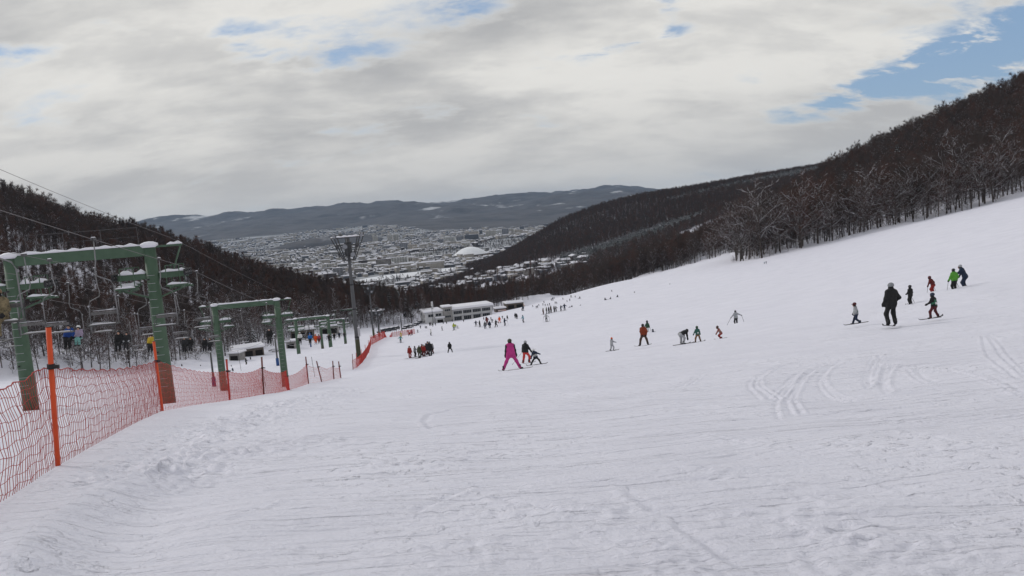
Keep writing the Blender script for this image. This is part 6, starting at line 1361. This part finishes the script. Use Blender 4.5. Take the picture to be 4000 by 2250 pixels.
# people sitting or lying on the snow further up
SIT = dict(foot=[(-.12, .55), (.12, .60)], seat=.16, lean=8, hand='lap', kneehint=(0, .2, 1), ref=.88)
for lb, x, y, t, yw in [('dark person sitting on the snow right of the upper class', 2235, 1199, 1191, 60), ('dark bundle of a person lying left of the sitting one', 2227, 1201, 1195, 90), ('tiny dark child sitting alone right of the sitting pair', 2268, 1194, 1189, 40), ('tiny person sitting near the far markers', 2266, 1166, 1157, 70), ('dark person sitting, left of the three on the upper run', 2363, 1172, 1162, -60), ('grey person sitting in the middle of three on the upper run', 2386, 1168, 1159, 50), ('dark person sitting, right of the three on the upper run', 2413, 1161, 1151, 30), ('lone dark person sitting high on the run', 2479, 1145, 1138, 20)]:
    person(lb, (x, y), t, 'grey' if lb.startswith('grey') else 'dark', 'dark', yw, 'dark', dict(SIT), group='people sitting on the snow')
person('tiny dark person at the upper crest of the run', (2617, 1111), 1107, 'dark', 'dark', 0, 'dark', dict(SIT))
person('pale blue person at the foot of the near trees', (2986, 1031), 1022, 'lblue', 'navy', 0, 'navy', dict(ref=1.72)); person('navy person beside the pale blue one by the trees', (2993, 1030), 1020, 'navy', 'navy', 0, 'dark', dict(ref=1.72))
# ---- riders on the chairs
def rider(key, off, label, jacket, pants, hat, s=1.0, **kw):
    k, y = RIDE[key]; p = rope_pt(k, y); rz = math.degrees(math.atan2(LDIR.y, LDIR.x))-90+180; a = R(rz); q = Vector((off*math.cos(a)-.06*math.sin(a)*-1, off*math.sin(a)+.06*math.cos(a), 0))
    base = p+q+Vector((0, 0, -2.82-DROP_L))
    # the seat is at local z 0; feet hang below
    person(label, None, None, jacket, pants, rz, hat, dict(foot=[(-.12, .50), (.12, .52)], seat=.135, lean=-6, hand='lap', kneehint=(0, .6, .8), fz=(-.50, -.48), py=-.02), at=base, S=s, skiyaw=(4, -4), group='riders on the chairlift', **kw)
rider('camo', .05, 'rider in camouflage suit and blue goggles cut by the left picture edge', 'camo', 'camo', 'tan', 1.0, goggles='lblue')
rider('blue', .27, 'rider in royal blue jacket on the chair left of the orange pole', 'blue', 'black', 'navy', 1.0, goggles='black'); rider('blue', -.27, 'child rider in lilac jacket and mint trousers', 'lilac', 'mint', 'white', .80, kid=True, goggles='dark')
rider('black', .27, 'larger rider in black of the black clad pair', 'black', 'black', 'black', 1.0); rider('black', -.27, 'smaller rider in black with pale glove of the black clad pair', 'dark', 'dark', 'black', .85, gloves='lgrey')
rider('yellow', .2, 'rider in yellow jacket half hidden by the nearest tower', 'yellow', 'black', 'black', .95)
rider('pair3', .27, 'left dark rider on the chair before the second tower', 'dark', 'black', 'black', 1.0); rider('pair3', -.27, 'right dark rider on the chair before the second tower', 'black', 'dark', 'black', .9)
rider('pair4', .27, 'left dark rider on the chair at the second tower', 'black', 'black', 'dark', 1.0); rider('pair4', -.27, 'right dark rider on the chair at the second tower', 'dark', 'black', 'dark', .95)
rider('bigblack', 0, 'single rider in black with goggles left of the tower right leg', 'black', 'dark', 'black', 1.05, goggles='lgrey'); rider('white', .2, 'rider in white jacket and black trousers', 'white', 'black', 'white', 1.0, goggles='black'); rider('bluej', -.1, 'rider in bright blue jacket and black trousers', 'bright', 'black', 'bright', 1.0)
rider('orange', .27, 'rider in flame orange suit on the lift', 'flame', 'flame', 'flame', 1.0); rider('orange', -.27, 'rider in rose red suit beside the orange one', 'rose', 'dred', 'dred', .95)
rider('far1', 0, 'small dark rider right of the orange and red ones', 'dark', 'black', 'lgrey', 1.0); rider('far2', 0, 'small dark rider just left of the mast foot, first', 'black', 'dark', 'black', 1.0); rider('far3', 0, 'small dark rider just left of the mast foot, second', 'navy', 'dark', 'dark', 1.0); rider('far4', 0, 'small dark rider behind the mast', 'dark', 'dark', 'black', 1.0)
print('people', npers[0])

# ================================================================== HAZE
hm_ = bpy.data.materials.new('haze'); hm_.use_nodes = True; t = hm_.node_tree; t.nodes.remove(t.nodes['Principled BSDF'])
pv = t.nodes.new('ShaderNodeVolumePrincipled'); pv.inputs['Color'].default_value = (.46, .68, 1.0, 1); pv.inputs['Density'].default_value = 2.8e-5; pv.inputs['Anisotropy'].default_value = .15
t.links.new(pv.outputs[0], t.nodes['Material Output'].inputs['Volume'])
top = max(float(Zm.max())+12, 330.); bot = min(float(Zm.min()), -150.)-5
tag(MB().box((0, 6000, (top+bot)/2), (36000, 19000, top-bot)).build('haze', hm_), 'thin blue winter haze filling the valley', kind='stuff')
print('haze', bot, top)
